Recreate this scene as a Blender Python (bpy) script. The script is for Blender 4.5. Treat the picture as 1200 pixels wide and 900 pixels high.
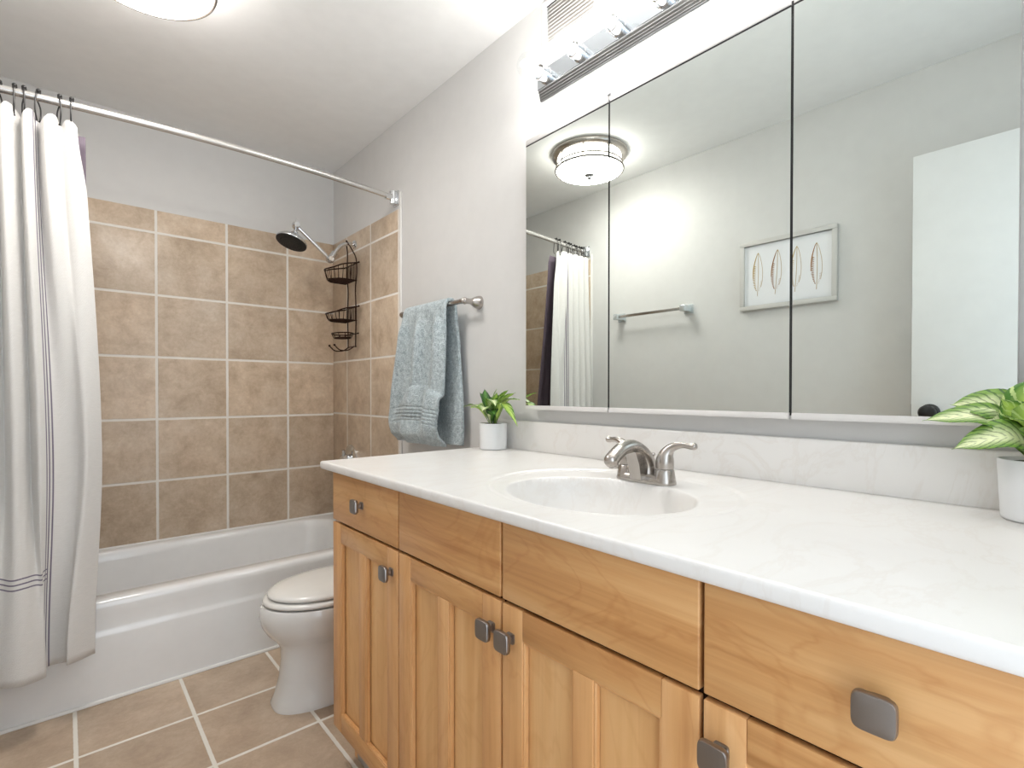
import bpy, bmesh, math, random
from mathutils import Vector, Matrix

for o in list(bpy.data.objects):
    bpy.data.objects.remove(o)
scene = bpy.context.scene
random.seed(7)
PI = math.pi

# ------------------------------------------------------------------ camera
F_PX, YAW, PITCH, ROLL, CY, CAM_H = 596.539, 0.720309, -0.0097733, 0.0006238, 465.735, 1.095
fw = Vector((math.sin(YAW) * math.cos(PITCH), math.cos(YAW) * math.cos(PITCH), math.sin(PITCH)))
rt = Vector((math.cos(YAW), -math.sin(YAW), 0))
up = rt.cross(fw)
r2 = rt * math.cos(ROLL) + up * math.sin(ROLL)
u2 = up * math.cos(ROLL) - rt * math.sin(ROLL)
cam_data = bpy.data.cameras.new('camera')
cam_data.sensor_fit = 'HORIZONTAL'
cam_data.sensor_width = 36.0
cam_data.lens = 36.0 * F_PX / 1200.0
cam_data.shift_y = (CY - 450.0) / 1200.0
cam_data.clip_start = 0.02
cam = bpy.data.objects.new('camera', cam_data)
scene.collection.objects.link(cam)
M3 = Matrix((r2, u2, -fw)).transposed()
cam.matrix_world = Matrix.Translation((0, 0, CAM_H)) @ M3.to_4x4()
scene.camera = cam

# ------------------------------------------------------------------ world, exposure
w = bpy.data.worlds.new('daylight'); scene.world = w
w.use_nodes = True
bg = w.node_tree.nodes['Background']
bg.inputs[0].default_value = (0.80, 0.90, 1.0, 1)
bg.inputs[1].default_value = 1.2
scene.view_settings.view_transform = 'Standard'
scene.view_settings.look = 'None'
scene.view_settings.gamma = 1.0
scene.view_settings.use_curve_mapping = False
scene.view_settings.exposure = 1.27
CEIL_E = 15.0      # bottom glass of the ceiling fixture
SIDE_E = 6.0       # its side glass
BULB_E = 70.0     # light in each vanity bulb

# ------------------------------------------------------------------ room numbers
XL, XR, YB, YN, ZC = -0.282, 1.242, 3.07, -0.24, 2.437
XM = 1.20          # mirror face
ZCT = 0.890        # counter top

# ------------------------------------------------------------------ material helpers
def srgb(r, g, b):
    f = lambda c: (c / 255 / 12.92) if c / 255 <= 0.04045 else ((c / 255 + 0.055) / 1.055) ** 2.4
    return (f(r), f(g), f(b), 1)

class NT:
    def __init__(s, name):
        s.m = bpy.data.materials.new(name); s.m.use_nodes = True
        s.t = s.m.node_tree; s.n = s.t.nodes; s.l = s.t.links
        s.b = s.n['Principled BSDF']; s.out = s.n['Material Output']
    def node(s, typ, **kw):
        n = s.n.new(typ)
        for k, v in kw.items(): setattr(n, k, v)
        return n
    def set(s, sock, v):
        if isinstance(v, bpy.types.NodeSocket): s.l.new(v, sock)
        else: sock.default_value = v
    def math(s, op, a, b=None, clamp=False):
        n = s.node('ShaderNodeMath', operation=op, use_clamp=clamp)
        s.set(n.inputs[0], a)
        if b is not None: s.set(n.inputs[1], b)
        return n.outputs[0]
    def mix(s, fac, a, b, blend='MIX'):
        n = s.node('ShaderNodeMix', data_type='RGBA', blend_type=blend)
        s.set(n.inputs[0], fac); s.set(n.inputs[6], a); s.set(n.inputs[7], b)
        return n.outputs[2]
    def coord(s, kind='Object'):
        return s.node('ShaderNodeTexCoord').outputs[kind]
    def mapping(s, vec, scale=(1, 1, 1), loc=(0, 0, 0), rot=(0, 0, 0)):
        n = s.node('ShaderNodeMapping'); s.l.new(vec, n.inputs[0])
        n.inputs['Scale'].default_value = scale; n.inputs['Location'].default_value = loc; n.inputs['Rotation'].default_value = rot
        return n.outputs[0]
    def noise(s, vec, scale, detail=3, rough=0.55, dist=0.0):
        n = s.node('ShaderNodeTexNoise'); s.l.new(vec, n.inputs['Vector'])
        n.inputs['Scale'].default_value = scale; n.inputs['Detail'].default_value = detail
        n.inputs['Roughness'].default_value = rough; n.inputs['Distortion'].default_value = dist
        return n.outputs[0]
    def ramp(s, fac, stops):
        n = s.node('ShaderNodeValToRGB'); s.l.new(fac, n.inputs[0])
        e = n.color_ramp.elements
        while len(e) < len(stops): e.new(0.5)
        for k, (p, c) in enumerate(stops):
            e[k].position = p; e[k].color = c
        return n.outputs[0]
    def bump(s, h, strength=0.3, dist=0.002):
        n = s.node('ShaderNodeBump'); s.l.new(h, n.inputs['Height'])
        n.inputs['Strength'].default_value = strength; n.inputs['Distance'].default_value = dist
        s.l.new(n.outputs[0], s.b.inputs['Normal'])
    def base(s, v): s.set(s.b.inputs['Base Color'], v)
    def rough(s, v): s.set(s.b.inputs['Roughness'], v)

def plain(name, col, rough=0.5, metal=0.0, coat=0.0, bumpy=None, spec=0.5):
    t = NT(name); t.rough(rough); t.b.inputs['Metallic'].default_value = metal
    t.b.inputs['Coat Weight'].default_value = coat
    t.b.inputs['Specular IOR Level'].default_value = spec
    c = t.coord()
    n = t.noise(c, 14, 3)
    t.base(t.mix(n, tuple(x * 0.96 for x in col[:3]) + (1,), tuple(min(1, x * 1.04) for x in col[:3]) + (1,)))
    if bumpy:
        t.bump(t.noise(c, bumpy[0], 4), bumpy[1], 0.002)
    return t.m

def tile_mat(name, ax, u0, su, v0, sv, grout, base_a, base_b, base_c, gcol, rough=0.35):
    """square tiles laid on the plane of two object axes; grout lines at u0 + k su and v0 + k sv"""
    t = NT(name); c = t.coord()
    sep = t.node('ShaderNodeSeparateXYZ'); t.l.new(c, sep.inputs[0])
    U = t.math('DIVIDE', t.math('SUBTRACT', sep.outputs[ax[0]], u0), su)
    V = t.math('DIVIDE', t.math('SUBTRACT', sep.outputs[ax[1]], v0), sv)
    def line(x, s):
        fr = t.math('FRACT', x)
        d = t.math('MULTIPLY', t.math('MINIMUM', fr, t.math('SUBTRACT', 1.0, fr)), s)
        return d
    d = t.math('MINIMUM', line(U, su), line(V, sv))
    wob = t.math('MULTIPLY', t.math('SUBTRACT', t.noise(c, 60, 2), 0.5), 0.0025)
    d = t.math('ADD', d, wob)
    mr = t.node('ShaderNodeMapRange'); mr.interpolation_type = 'SMOOTHSTEP'
    t.l.new(d, mr.inputs[0])
    mr.inputs[1].default_value = grout * 0.5 - 0.0012; mr.inputs[2].default_value = grout * 0.5 + 0.0012
    isl = mr.outputs[0]
    comb = t.node('ShaderNodeCombineXYZ')
    t.l.new(t.math('FLOOR', U), comb.inputs[0]); t.l.new(t.math('FLOOR', V), comb.inputs[1])
    wn = t.node('ShaderNodeTexWhiteNoise', noise_dimensions='3D'); t.l.new(comb.outputs[0], wn.inputs[0])
    addv = t.node('ShaderNodeVectorMath', operation='MULTIPLY_ADD')
    t.l.new(wn.outputs['Color'], addv.inputs[0]); addv.inputs[1].default_value = (7, 7, 7); t.l.new(c, addv.inputs[2])
    v = addv.outputs[0]
    n1 = t.noise(v, 10, 8, 0.72, 0.25); n2 = t.noise(v, 62, 6, 0.75); n3 = t.noise(v, 3, 2)
    col = t.ramp(n1, [(0.30, base_a), (0.52, base_b), (0.72, base_c)])
    col = t.mix(t.math('MULTIPLY', t.math('SUBTRACT', n2, 0.28, True), 1.1, True), col, base_a)
    col = t.mix(0.9, col, t.ramp(n3, [(0.3, (0.90, 0.89, 0.88, 1)), (0.7, (1.07, 1.05, 1.03, 1))]), 'MULTIPLY')
    tv = t.math('ADD', t.math('MULTIPLY', wn.outputs['Value'], 0.14), 0.93)
    cv = t.node('ShaderNodeCombineColor')
    for k in range(3): t.l.new(tv, cv.inputs[k])
    col = t.mix(1.0, col, cv.outputs[0], 'MULTIPLY')
    t.base(t.mix(isl, gcol, col))
    t.rough(t.math('ADD', t.math('MULTIPLY', t.math('SUBTRACT', 1.0, isl), 0.45), rough))
    h = t.math('ADD', isl, t.math('MULTIPLY', n2, 0.15))
    t.bump(h, 0.45, 0.0025)
    return t.m

def wood_mat(name, axis, seed, tint=1.0, pal=((188, 133, 78), (211, 158, 101), (225, 179, 124)), calm=1.0):
    """maple: grain streaks along one object axis"""
    t = NT(name); c = t.coord()
    sc = [14, 14, 14]; sc[axis] = 0.9
    v = t.mapping(c, tuple(sc), (seed, seed * 1.7, seed * 0.6))
    sc2 = [90, 90, 90]; sc2[axis] = 3.0
    v2 = t.mapping(c, tuple(sc2), (seed * 2, seed, seed))
    sc3 = [5.5, 5.5, 5.5]; sc3[axis] = 2.2
    v3 = t.mapping(c, tuple(sc3), (seed, 3, seed))
    n1 = t.noise(v, 1.0, 5, 0.55, 1.4); n2 = t.noise(v2, 1.0, 3, 0.6, 0.2); n3 = t.noise(v3, 1.0, 3, 0.5, 2.5)
    a, b, d = [tuple(x * tint for x in srgb(*q)[:3]) + (1,) for q in pal]
    col = t.ramp(n1, [(0.28, a), (0.5, b), (0.74, d)])
    st = t.ramp(n2, [(0.36, (0.86, 0.80, 0.72, 1)), (0.55, (1, 1, 1, 1))])
    col = t.mix(0.55 * calm, col, st, 'MULTIPLY')
    wv = t.ramp(n3, [(0.46, (1, 1, 1, 1)), (0.495, (0.86, 0.76, 0.66, 1)), (0.53, (1, 1, 1, 1))])
    col = t.mix(0.55 * calm, col, wv, 'MULTIPLY')
    t.base(col); t.rough(0.38)
    t.b.inputs['Coat Weight'].default_value = 0.12; t.b.inputs['Coat Roughness'].default_value = 0.3
    t.bump(n2, 0.06, 0.001)
    return t.m

def metal_mat(name, col, rough, brushed=None):
    t = NT(name); t.b.inputs['Metallic'].default_value = 1.0
    c = t.coord()
    v = t.mapping(c, brushed) if brushed else c
    n = t.noise(v, 12, 2)
    t.base(t.mix(n, tuple(x * 0.94 for x in col[:3]) + (1,), col))
    t.rough(t.math('ADD', t.math('MULTIPLY', n, rough * 0.3), rough * 0.85))
    return t.m

def emit_mat(name, col, strength):
    t = NT(name)
    t.base((0.85, 0.85, 0.85, 1)); t.rough(0.3)
    t.b.inputs['Emission Color'].default_value = col
    t.b.inputs['Emission Strength'].default_value = strength
    return t.m

def clear_glass(name):
    t = NT(name); t.n.remove(t.b)
    tr = t.node('ShaderNodeBsdfTransparent'); tr.inputs[0].default_value = (0.97, 0.98, 0.98, 1)
    gl = t.node('ShaderNodeBsdfGlossy'); gl.inputs['Roughness'].default_value = 0.03
    mx = t.node('ShaderNodeMixShader')
    mx.inputs[0].default_value = 0.045; t.l.new(tr.outputs[0], mx.inputs[1]); t.l.new(gl.outputs[0], mx.inputs[2])
    t.l.new(mx.outputs[0], t.out.inputs[0])
    return t.m

def curtain_mat():
    t = NT('white_woven_cotton')
    uv = t.coord('UV')
    sep = t.node('ShaderNodeSeparateXYZ'); t.l.new(uv, sep.inputs[0])
    U, V = sep.outputs[0], sep.outputs[1]
    def lines(x, centre, gap, wdt):
        acc = None
        for k in (-1, 0, 1):
            d = t.math('ABSOLUTE', t.math('SUBTRACT', x, centre + k * gap))
            q = t.math('LESS_THAN', d, wdt)
            acc = q if acc is None else t.math('MAXIMUM', acc, q)
        return acc
    vert = lines(U, STRIPE_U, 0.0095, 0.0021)
    hor = t.math('MULTIPLY', lines(V, 0.500, 0.0155, 0.0022), t.math('GREATER_THAN', U, STRIPE_U))
    both = t.math('MAXIMUM', vert, hor)
    wv = t.node('ShaderNodeTexWave', wave_type='BANDS', bands_direction='DIAGONAL')
    t.l.new(t.mapping(uv, (1, 1, 1)), wv.inputs[0]); wv.inputs['Scale'].default_value = 70
    wv.inputs['Distortion'].default_value = 2.0
    n = t.noise(uv, 300, 2)
    fine = t.noise(t.mapping(uv, (40, 420, 1)), 1, 2)
    col = t.mix(fine, srgb(210, 208, 204), srgb(226, 224, 221))
    t.base(t.mix(both, col, srgb(118, 110, 126)))
    t.rough(0.9); t.b.inputs['Specular IOR Level'].default_value = 0.15
    t.b.inputs['Sheen Weight'].default_value = 0.2
    t.bump(t.math('ADD', t.math('MULTIPLY', wv.outputs[0], 0.5), t.math('MULTIPLY', n, 0.8)), 0.35, 0.0015)
    return t.m

def towel_mat():
    t = NT('blue_grey_terry')
    c = t.coord()
    n = t.noise(c, 190, 3, 0.75); n2 = t.noise(c, 60, 3, 0.6)
    vor = t.node('ShaderNodeTexVoronoi'); t.l.new(c, vor.inputs['Vector']); vor.inputs['Scale'].default_value = 170
    f = t.math('ADD', t.math('MULTIPLY', n, 0.6), t.math('MULTIPLY', n2, 0.4))
    t.base(t.ramp(f, [(0.34, srgb(132, 146, 152)), (0.5, srgb(182, 195, 199)), (0.66, srgb(222, 231, 233))]))
    t.rough(0.95); t.b.inputs['Specular IOR Level'].default_value = 0.1
    t.b.inputs['Sheen Weight'].default_value = 0.35
    t.bump(t.math('ADD', t.math('MULTIPLY', vor.outputs[0], 0.8), n), 0.9, 0.004)
    return t.m

def marble_mat():
    t = NT('cultured_marble'); c = t.coord()
    n = t.noise(t.mapping(c, (1.6, 3.2, 2), (3.1, 0.4, 0), (0, 0, 0.5)), 1.6, 6, 0.6, 1.6)
    n2 = t.noise(c, 5, 5, 0.6, 0.8)
    vein = t.ramp(n, [(0.465, (0, 0, 0, 1)), (0.50, (1, 1, 1, 1)), (0.535, (0, 0, 0, 1))])
    k = t.math('MULTIPLY', vein, t.math('MULTIPLY', n2, 0.20))
    col = t.mix(n2, srgb(229, 226, 222), srgb(238, 236, 233))
    col = t.mix(k, col, srgb(198, 180, 160))
    t.base(col); t.rough(0.30); t.b.inputs['Coat Weight'].default_value = 0.05; t.b.inputs['Coat Roughness'].default_value = 0.12
    return t.m

def leaf_mat(name, edge, mid, vein, freq):
    t = NT(name); uv = t.coord('UV')
    sep = t.node('ShaderNodeSeparateXYZ'); t.l.new(uv, sep.inputs[0])
    d = t.math('ABSOLUTE', t.math('SUBTRACT', sep.outputs[0], 0.5))
    ph = t.math('SUBTRACT', t.math('MULTIPLY', sep.outputs[1], freq), t.math('MULTIPLY', d, freq * 0.42))
    nz = t.noise(uv, 9, 3)
    s = t.math('ABSOLUTE', t.math('SINE', t.math('ADD', ph, t.math('MULTIPLY', nz, 2.2))))
    vm = t.math('LESS_THAN', s, 0.42)
    col = t.ramp(t.math('ADD', d, t.math('MULTIPLY', t.math('SUBTRACT', nz, 0.5), 0.25)), [(0.10, mid), (0.40, edge)])
    col = t.mix(t.math('MULTIPLY', vm, t.math('MULTIPLY', t.math('ADD', d, 0.28), 1.15, True)), col, vein)
    rib = t.math('LESS_THAN', d, 0.022)
    col = t.mix(rib, col, mid)
    t.base(col); t.rough(0.42)
    t.bump(s, 0.25, 0.002)
    return t.m

# ------------------------------------------------------------------ materials
STRIPE_U = 0.186
MAT = {}
MAT['wall'] = plain('wall_paint_warm_grey', srgb(215, 214, 212), 0.55, bumpy=(90, 0.05))
MAT['ceiling'] = plain('ceiling_paint', srgb(244, 244, 243), 0.7, bumpy=(60, 0.06))
TA, TB, TC = srgb(178, 156, 132), srgb(211, 192, 169), srgb(227, 213, 195)
GR = srgb(232, 227, 219)
MAT['tile_back'] = tile_mat('beige_wall_tile_across_back', (0, 2), 0.342, 0.312, 0.654, 0.3075, 0.0115, TA, TB, TC, GR)
MAT['tile_right'] = tile_mat('beige_wall_tile_beside_tap', (1, 2), 2.556, 0.304, 0.662, 0.3075, 0.0105, TA, TB, TC, GR)
MAT['tile_left'] = tile_mat('beige_wall_tile_far_end', (1, 2), 2.622, 0.304, 0.654, 0.3075, 0.0105, TA, TB, TC, GR)
MAT['tile_floor'] = tile_mat('beige_floor_tile', (0, 1), 0.324, 0.306, 1.995, 0.306, 0.0115, srgb(174, 152, 130), srgb(199, 178, 155), srgb(214, 196, 175), srgb(232, 227, 217), 0.42)
MAT['caulk'] = plain('white_caulk', srgb(228, 226, 222), 0.5)
MAT['porcelain'] = plain('glazed_white_porcelain', srgb(228, 227, 224), 0.12, coat=0.5)
MAT['tub'] = plain('white_enamel', srgb(234, 234, 233), 0.16, coat=0.4)
MAT['seat'] = plain('white_seat_plastic', srgb(232, 230, 225), 0.22, coat=0.3)
MAT['marble'] = marble_mat()
MAT['wood_v'] = [wood_mat('maple_upright_grain_%s' % s, 2, k, 1.0, ((205, 150, 94), (219, 166, 110), (229, 180, 126)), 0.8) for s, k in (('pale', 1.3), ('even', 4.1), ('figured', 7.7), ('streaked', 11.2))]
MAT['wood_h'] = [wood_mat('maple_level_grain_%s' % s, 1, k, 0.97) for s, k in (('pale', 2.3), ('even', 5.9), ('figured', 8.4), ('streaked', 13.1))]
MAT['wood_p'] = [wood_mat('maple_panel_%s' % s, 2, k, 1.0, ((217, 165, 107), (226, 177, 119), (233, 188, 132)), 0.6) for s, k in (('pale', 21.3), ('even', 24.1), ('figured', 27.7), ('streaked', 31.2))]
MAT['gap'] = plain('cabinet_gap_shade', srgb(58, 34, 18), 0.8)  # dark colour standing in for the shade between doors and drawers
MAT['pewter'] = metal_mat('pewter', srgb(150, 145, 141), 0.34, (1, 20, 1))
MAT['nickel'] = metal_mat('brushed_nickel', srgb(184, 178, 172), 0.24, (3, 3, 20))
MAT['chrome'] = metal_mat('chrome', srgb(222, 224, 226), 0.07)
MAT['polished'] = metal_mat('polished_plate', srgb(214, 220, 226), 0.10)
MAT['lead'] = metal_mat('ridged_silver_trim', srgb(160, 162, 164), 0.36)
MAT['bronze'] = metal_mat('dark_bronze_wire', srgb(62, 46, 40), 0.42)
MAT['black'] = plain('black_metal', srgb(24, 22, 22), 0.35)
MAT['rubber'] = plain('black_rubber_face', srgb(30, 30, 30), 0.6, bumpy=(260, 0.8))
MAT['mirror'] = metal_mat('silvered_glass', (0.785, 0.835, 0.805, 1), 0.0)
MAT['mirror'].node_tree.nodes['Principled BSDF'].inputs['Roughness'].default_value = 0.0
for l in list(MAT['mirror'].node_tree.links):
    if l.to_socket.name == 'Roughness': MAT['mirror'].node_tree.links.remove(l)
MAT['rod'] = plain('white_and_chrome_rod', srgb(206, 204, 201), 0.25, metal=0.8)
MAT['alu'] = plain('pale_aluminium_trim', srgb(222, 220, 218), 0.3, metal=0.25)
MAT['darkgap'] = plain('dark_gap', srgb(40, 38, 38), 0.6)
MAT['white'] = plain('white_paint', srgb(230, 231, 231), 0.4)
MAT['vent'] = plain('white_vent_enamel', srgb(228, 228, 227), 0.4)
MAT['shade'] = emit_mat('lit_opal_glass', (1.0, 0.955, 0.91, 1), CEIL_E)
MAT['shade_side'] = emit_mat('lit_opal_side_glass', (1.0, 0.955, 0.91, 1), SIDE_E)
MAT['core'] = emit_mat('lit_bulb_core', (1.0, 0.97, 0.94, 1), BULB_E)
MAT['glass'] = clear_glass('clear_bulb_glass')
MAT['curtain'] = curtain_mat()
MAT['liner'] = plain('plum_liner', srgb(104, 92, 104), 0.55)
MAT['towel'] = towel_mat()
MAT['pot'] = plain('white_ceramic', srgb(232, 233, 234), 0.3, coat=0.2)
MAT['soil'] = plain('dark_moss', srgb(58, 50, 34), 0.9, bumpy=(200, 0.8))
MAT['leaf_a'] = leaf_mat('cream_striped_leaf', srgb(118, 158, 62), srgb(230, 238, 190), srgb(52, 92, 44), 44)
MAT['leaf_b'] = leaf_mat('bright_green_leaf', srgb(74, 126, 36), srgb(178, 208, 92), srgb(208, 226, 150), 30)
MAT['leaf_c'] = leaf_mat('dark_green_leaf', srgb(40, 84, 34), srgb(92, 140, 60), srgb(28, 60, 26), 30)
MAT['stem'] = plain('green_stem', srgb(52, 92, 40), 0.5)
MAT['frame'] = plain('pale_grey_frame', srgb(206, 204, 200), 0.45)
MAT['paper'] = plain('white_print_paper', srgb(236, 237, 240), 0.8)
MAT['gold'] = plain('gold_ink', srgb(190, 160, 96), 0.45, metal=0.2)
MAT['gold_dark'] = plain('bronze_ink', srgb(160, 112, 64), 0.45, metal=0.2)
MAT['acrylic'] = plain('frosted_towel_post', srgb(206, 212, 214), 0.15, metal=0.5)
MAT['band'] = plain('shaded_nickel_band', srgb(112, 104, 96), 0.4, metal=0.2)
MAT['toe'] = plain('grey_toe_board', srgb(176, 172, 166), 0.5)

# ------------------------------------------------------------------ mesh helpers
class MB:
    def __init__(s):
        s.bm = bmesh.new(); s.uv = None
    def box(s, x0, x1, y0, y1, z0, z1, bev=0.0, seg=2):
        vs = [s.bm.verts.new((x, y, z)) for x in (x0, x1) for y in (y0, y1) for z in (z0, z1)]
        fs = [s.bm.faces.new([vs[i] for i in q]) for q in ((0, 1, 3, 2), (4, 6, 7, 5), (0, 4, 5, 1), (2, 3, 7, 6), (0, 2, 6, 4), (1, 5, 7, 3))]
        if bev > 0:
            es = list({e for f in fs for e in f.edges})
            bmesh.ops.bevel(s.bm, geom=es, offset=bev, segments=seg, profile=0.5, affect='EDGES')
        return s
    def loops(s, rings, closed=True, cap0=True, cap1=True):
        """loft through rings of equally many points"""
        R = [[s.bm.verts.new(p) for p in r] for r in rings]
        n = len(R[0])
        for a, b in zip(R, R[1:]):
            for i in range(n if closed else n - 1):
                j = (i + 1) % n
                s.bm.faces.new((a[i], a[j], b[j], b[i]))
        if closed and cap0: s.bm.faces.new(list(reversed(R[0])))
        if closed and cap1: s.bm.faces.new(R[-1])
        return s
    def tube(s, pts, rad, seg=10, closed=False, squash=None):
        P = [Vector(p) for p in pts]; n = len(P)
        rads = rad if isinstance(rad, (list, tuple)) else [rad] * n
        T = []
        for i in range(n):
            if closed: d = P[(i + 1) % n] - P[i - 1]
            else: d = P[min(i + 1, n - 1)] - P[max(i - 1, 0)]
            T.append(d.normalized() if d.length > 1e-9 else Vector((0, 0, 1)))
        a = Vector((0, 0, 1)) if abs(T[0].z) < 0.9 else Vector((1, 0, 0))
        N = (a - T[0] * a.dot(T[0])).normalized()
        rings = []
        for i in range(n):
            if i:
                N = N - T[i] * N.dot(T[i])
                N = N.normalized()
            B = T[i].cross(N)
            sq = squash if squash else 1.0
            rings.append([P[i] + (N * math.cos(2 * PI * k / seg) * sq + B * math.sin(2 * PI * k / seg)) * rads[i] for k in range(seg)])
        if closed: s.loops(rings + [rings[0]], cap0=False, cap1=False)
        else: s.loops(rings)
        return s
    def lathe(s, prof, c, axis=(0, 0, 1), seg=32, cap0=True, cap1=True):
        """profile of (radius, distance along axis) turned about an axis through c"""
        A = Vector(axis).normalized(); c = Vector(c)
        h = Vector((1, 0, 0)) if abs(A.x) < 0.9 else Vector((0, 1, 0))
        N = (h - A * h.dot(A)).normalized(); B = A.cross(N)
        rings = [[c + A * z + (N * math.cos(2 * PI * k / seg) + B * math.sin(2 * PI * k / seg)) * max(r, 1e-5) for k in range(seg)] for r, z in prof]
        return s.loops(rings, cap0=cap0, cap1=cap1)
    def grid(s, fn, nu, nv, uvfn=None):
        V = [[s.bm.verts.new(fn(i / nu, j / nv)) for j in range(nv + 1)] for i in range(nu + 1)]
        if uvfn and s.uv is None: s.uv = s.bm.loops.layers.uv.new('UVMap')
        for i in range(nu):
            for j in range(nv):
                q = ((i, j), (i + 1, j), (i + 1, j + 1), (i, j + 1))
                f = s.bm.faces.new([V[a][b] for a, b in q])
                if uvfn:
                    for lp, (a, b) in zip(f.loops, q):
                        lp[s.uv].uv = uvfn(a / nu, b / nv)
        return s
    def sphere(s, c, r, seg=12, scale=(1, 1, 1)):
        mat = Matrix.Translation(c) @ Matrix.Diagonal((scale[0], scale[1], scale[2], 1))
        bmesh.ops.create_uvsphere(s.bm, u_segments=seg, v_segments=max(6, seg // 2), radius=r, matrix=mat)
        return s
    def build(s, name, mat, parent=None, sharp=35, solid=0.0, subsurf=0, weld=True, fix=True):
        if weld: bmesh.ops.remove_doubles(s.bm, verts=s.bm.verts, dist=1e-6)
        if fix: bmesh.ops.recalc_face_normals(s.bm, faces=s.bm.faces)
        org = Vector((0, 0, 0)); p = parent
        while p is not None:
            org += p.location; p = p.parent
        if org.length: bmesh.ops.translate(s.bm, verts=s.bm.verts, vec=-org)
        me = bpy.data.meshes.new(name); s.bm.to_mesh(me); s.bm.free()
        me.polygons.foreach_set('use_smooth', [True] * len(me.polygons))
        me.set_sharp_from_angle(angle=math.radians(sharp))
        me.materials.append(mat)
        o = bpy.data.objects.new(name, me); scene.collection.objects.link(o)
        if parent is not None: o.parent = parent
        if solid:
            m = o.modifiers.new('thickness', 'SOLIDIFY'); m.thickness = solid; m.offset = 0
        if subsurf:
            m = o.modifiers.new('smooth', 'SUBSURF'); m.levels = subsurf; m.render_levels = subsurf
        return o

def thing(name, label, cat, loc, group=None):
    o = bpy.data.objects.new(name, None); scene.collection.objects.link(o)
    o.location = loc; o.empty_display_size = 0.05
    return tag(o, label, cat, group)

def tag(o, label, cat, group=None):
    o['label'] = label; o['category'] = cat
    if group: o['group'] = group
    return o

def struct(mb, name, mat, **kw):
    o = mb.build(name, mat, **kw); o['kind'] = 'structure'
    return o

def spline(ctrl, n, closed=False):
    """Catmull-Rom through the control points"""
    P = [Vector(p) for p in ctrl]; m = len(P); out = []
    segs = m if closed else m - 1
    for i in range(n if closed else n + 1):
        t = i / n * segs; k = min(int(t), segs - 1); f = t - k
        if closed: a, b, c, d = (P[(k + q) % m] for q in (-1, 0, 1, 2))
        else: a, b, c, d = P[max(k - 1, 0)], P[k], P[k + 1], P[min(k + 2, m - 1)]
        out.append(0.5 * ((2 * b) + (c - a) * f + (2 * a - 5 * b + 4 * c - d) * f * f + (3 * b - a - 3 * c + d) * f ** 3))
    return out

def smooth(a, b, x):
    t = min(1, max(0, (x - a) / (b - a))); return t * t * (3 - 2 * t)

# ------------------------------------------------------------------ room shell
struct(MB().box(XL - 0.1, XR + 0.1, YN - 0.1, YB + 0.1, -0.1, 0.0), 'floor', MAT['tile_floor'])
struct(MB().box(XL - 0.1, XR + 0.1, YN - 0.1, YB + 0.1, ZC, ZC + 0.1), 'ceiling', MAT['ceiling'])
struct(MB().box(XR, XR + 0.1, YN - 0.1, YB + 0.1, 0, ZC), 'wall_right', MAT['wall'])
struct(MB().box(XL - 0.1, XL, YN - 0.1, YB + 0.1, 0, ZC), 'wall_left', MAT['wall'])
struct(MB().box(XL, XR, YB, YB + 0.1, 0, ZC), 'wall_back', MAT['wall'])
near = MB()
near.box(XL, -0.13, YN - 0.1, YN, 0, ZC).box(0.63, XR, YN - 0.1, YN, 0, ZC).box(-0.13, 0.63, YN - 0.1, YN, 2.04, ZC)
struct(near, 'wall_front', MAT['wall'])
# door casing round the opening behind the camera
cs = MB()
cs.box(-0.19, -0.13, YN, YN + 0.012, 0, 2.10, 0.003).box(0.63, 0.69, YN, YN + 0.012, 0, 2.10, 0.003).box(-0.13, 0.63, YN, YN + 0.012, 2.04, 2.10, 0.003)
struct(cs, 'trim_1', MAT['white'])
# tile round the tub: thin slabs on three walls
TZ0, TZ1, TT = 0.345, 1.995, 0.008
struct(MB().box(XL + TT, XR - TT, YB - TT, YB, TZ0, TZ1, 0.002), 'trim_2', MAT['tile_back'])
struct(MB().box(XR - TT, XR, 2.245, YB, TZ0, TZ1, 0.002), 'trim_3', MAT['tile_right'])
struct(MB().box(XL, XL + TT, 2.245, YB, TZ0, TZ1, 0.002), 'trim_4', MAT['tile_left'])
# pale edge strips where the tile stops, and the caulk bead along the tub foot and the tub rim
struct(MB().box(XR - 0.009, XR, 2.229, 2.245, 0.0, 2.075, 0.003), 'trim_5', MAT['caulk'])
struct(MB().box(XL, XL + 0.009, 2.229, 2.245, 0.0, 2.03, 0.003), 'trim_6', MAT['caulk'])
struct(MB().tube([(XL, 2.297, 0.003), (XR, 2.297, 0.003)], 0.0085, 8), 'trim_7', MAT['caulk'])
struct(MB().tube([(XL, YB - 0.010, 0.357), (0.3, YB - 0.010, 0.356), (0.7, YB - 0.010, 0.357), (XR, YB - 0.010, 0.356)], 0.006, 8), 'trim_8', MAT['caulk'])
struct(MB().tube([(XR - 0.010, 2.25, 0.357), (XR - 0.010, YB - 0.01, 0.356)], 0.006, 8), 'trim_9', MAT['caulk'])
# low board along the left wall
struct(MB().box(XL, XL + 0.012, 0.55, 2.225, 0, 0.085, 0.003), 'baseboard_left', MAT['white'])
struct(MB().box(XR - 0.012, XR, 1.53, 2.225, 0, 0.085, 0.003), 'baseboard_right', MAT['white'])

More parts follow.
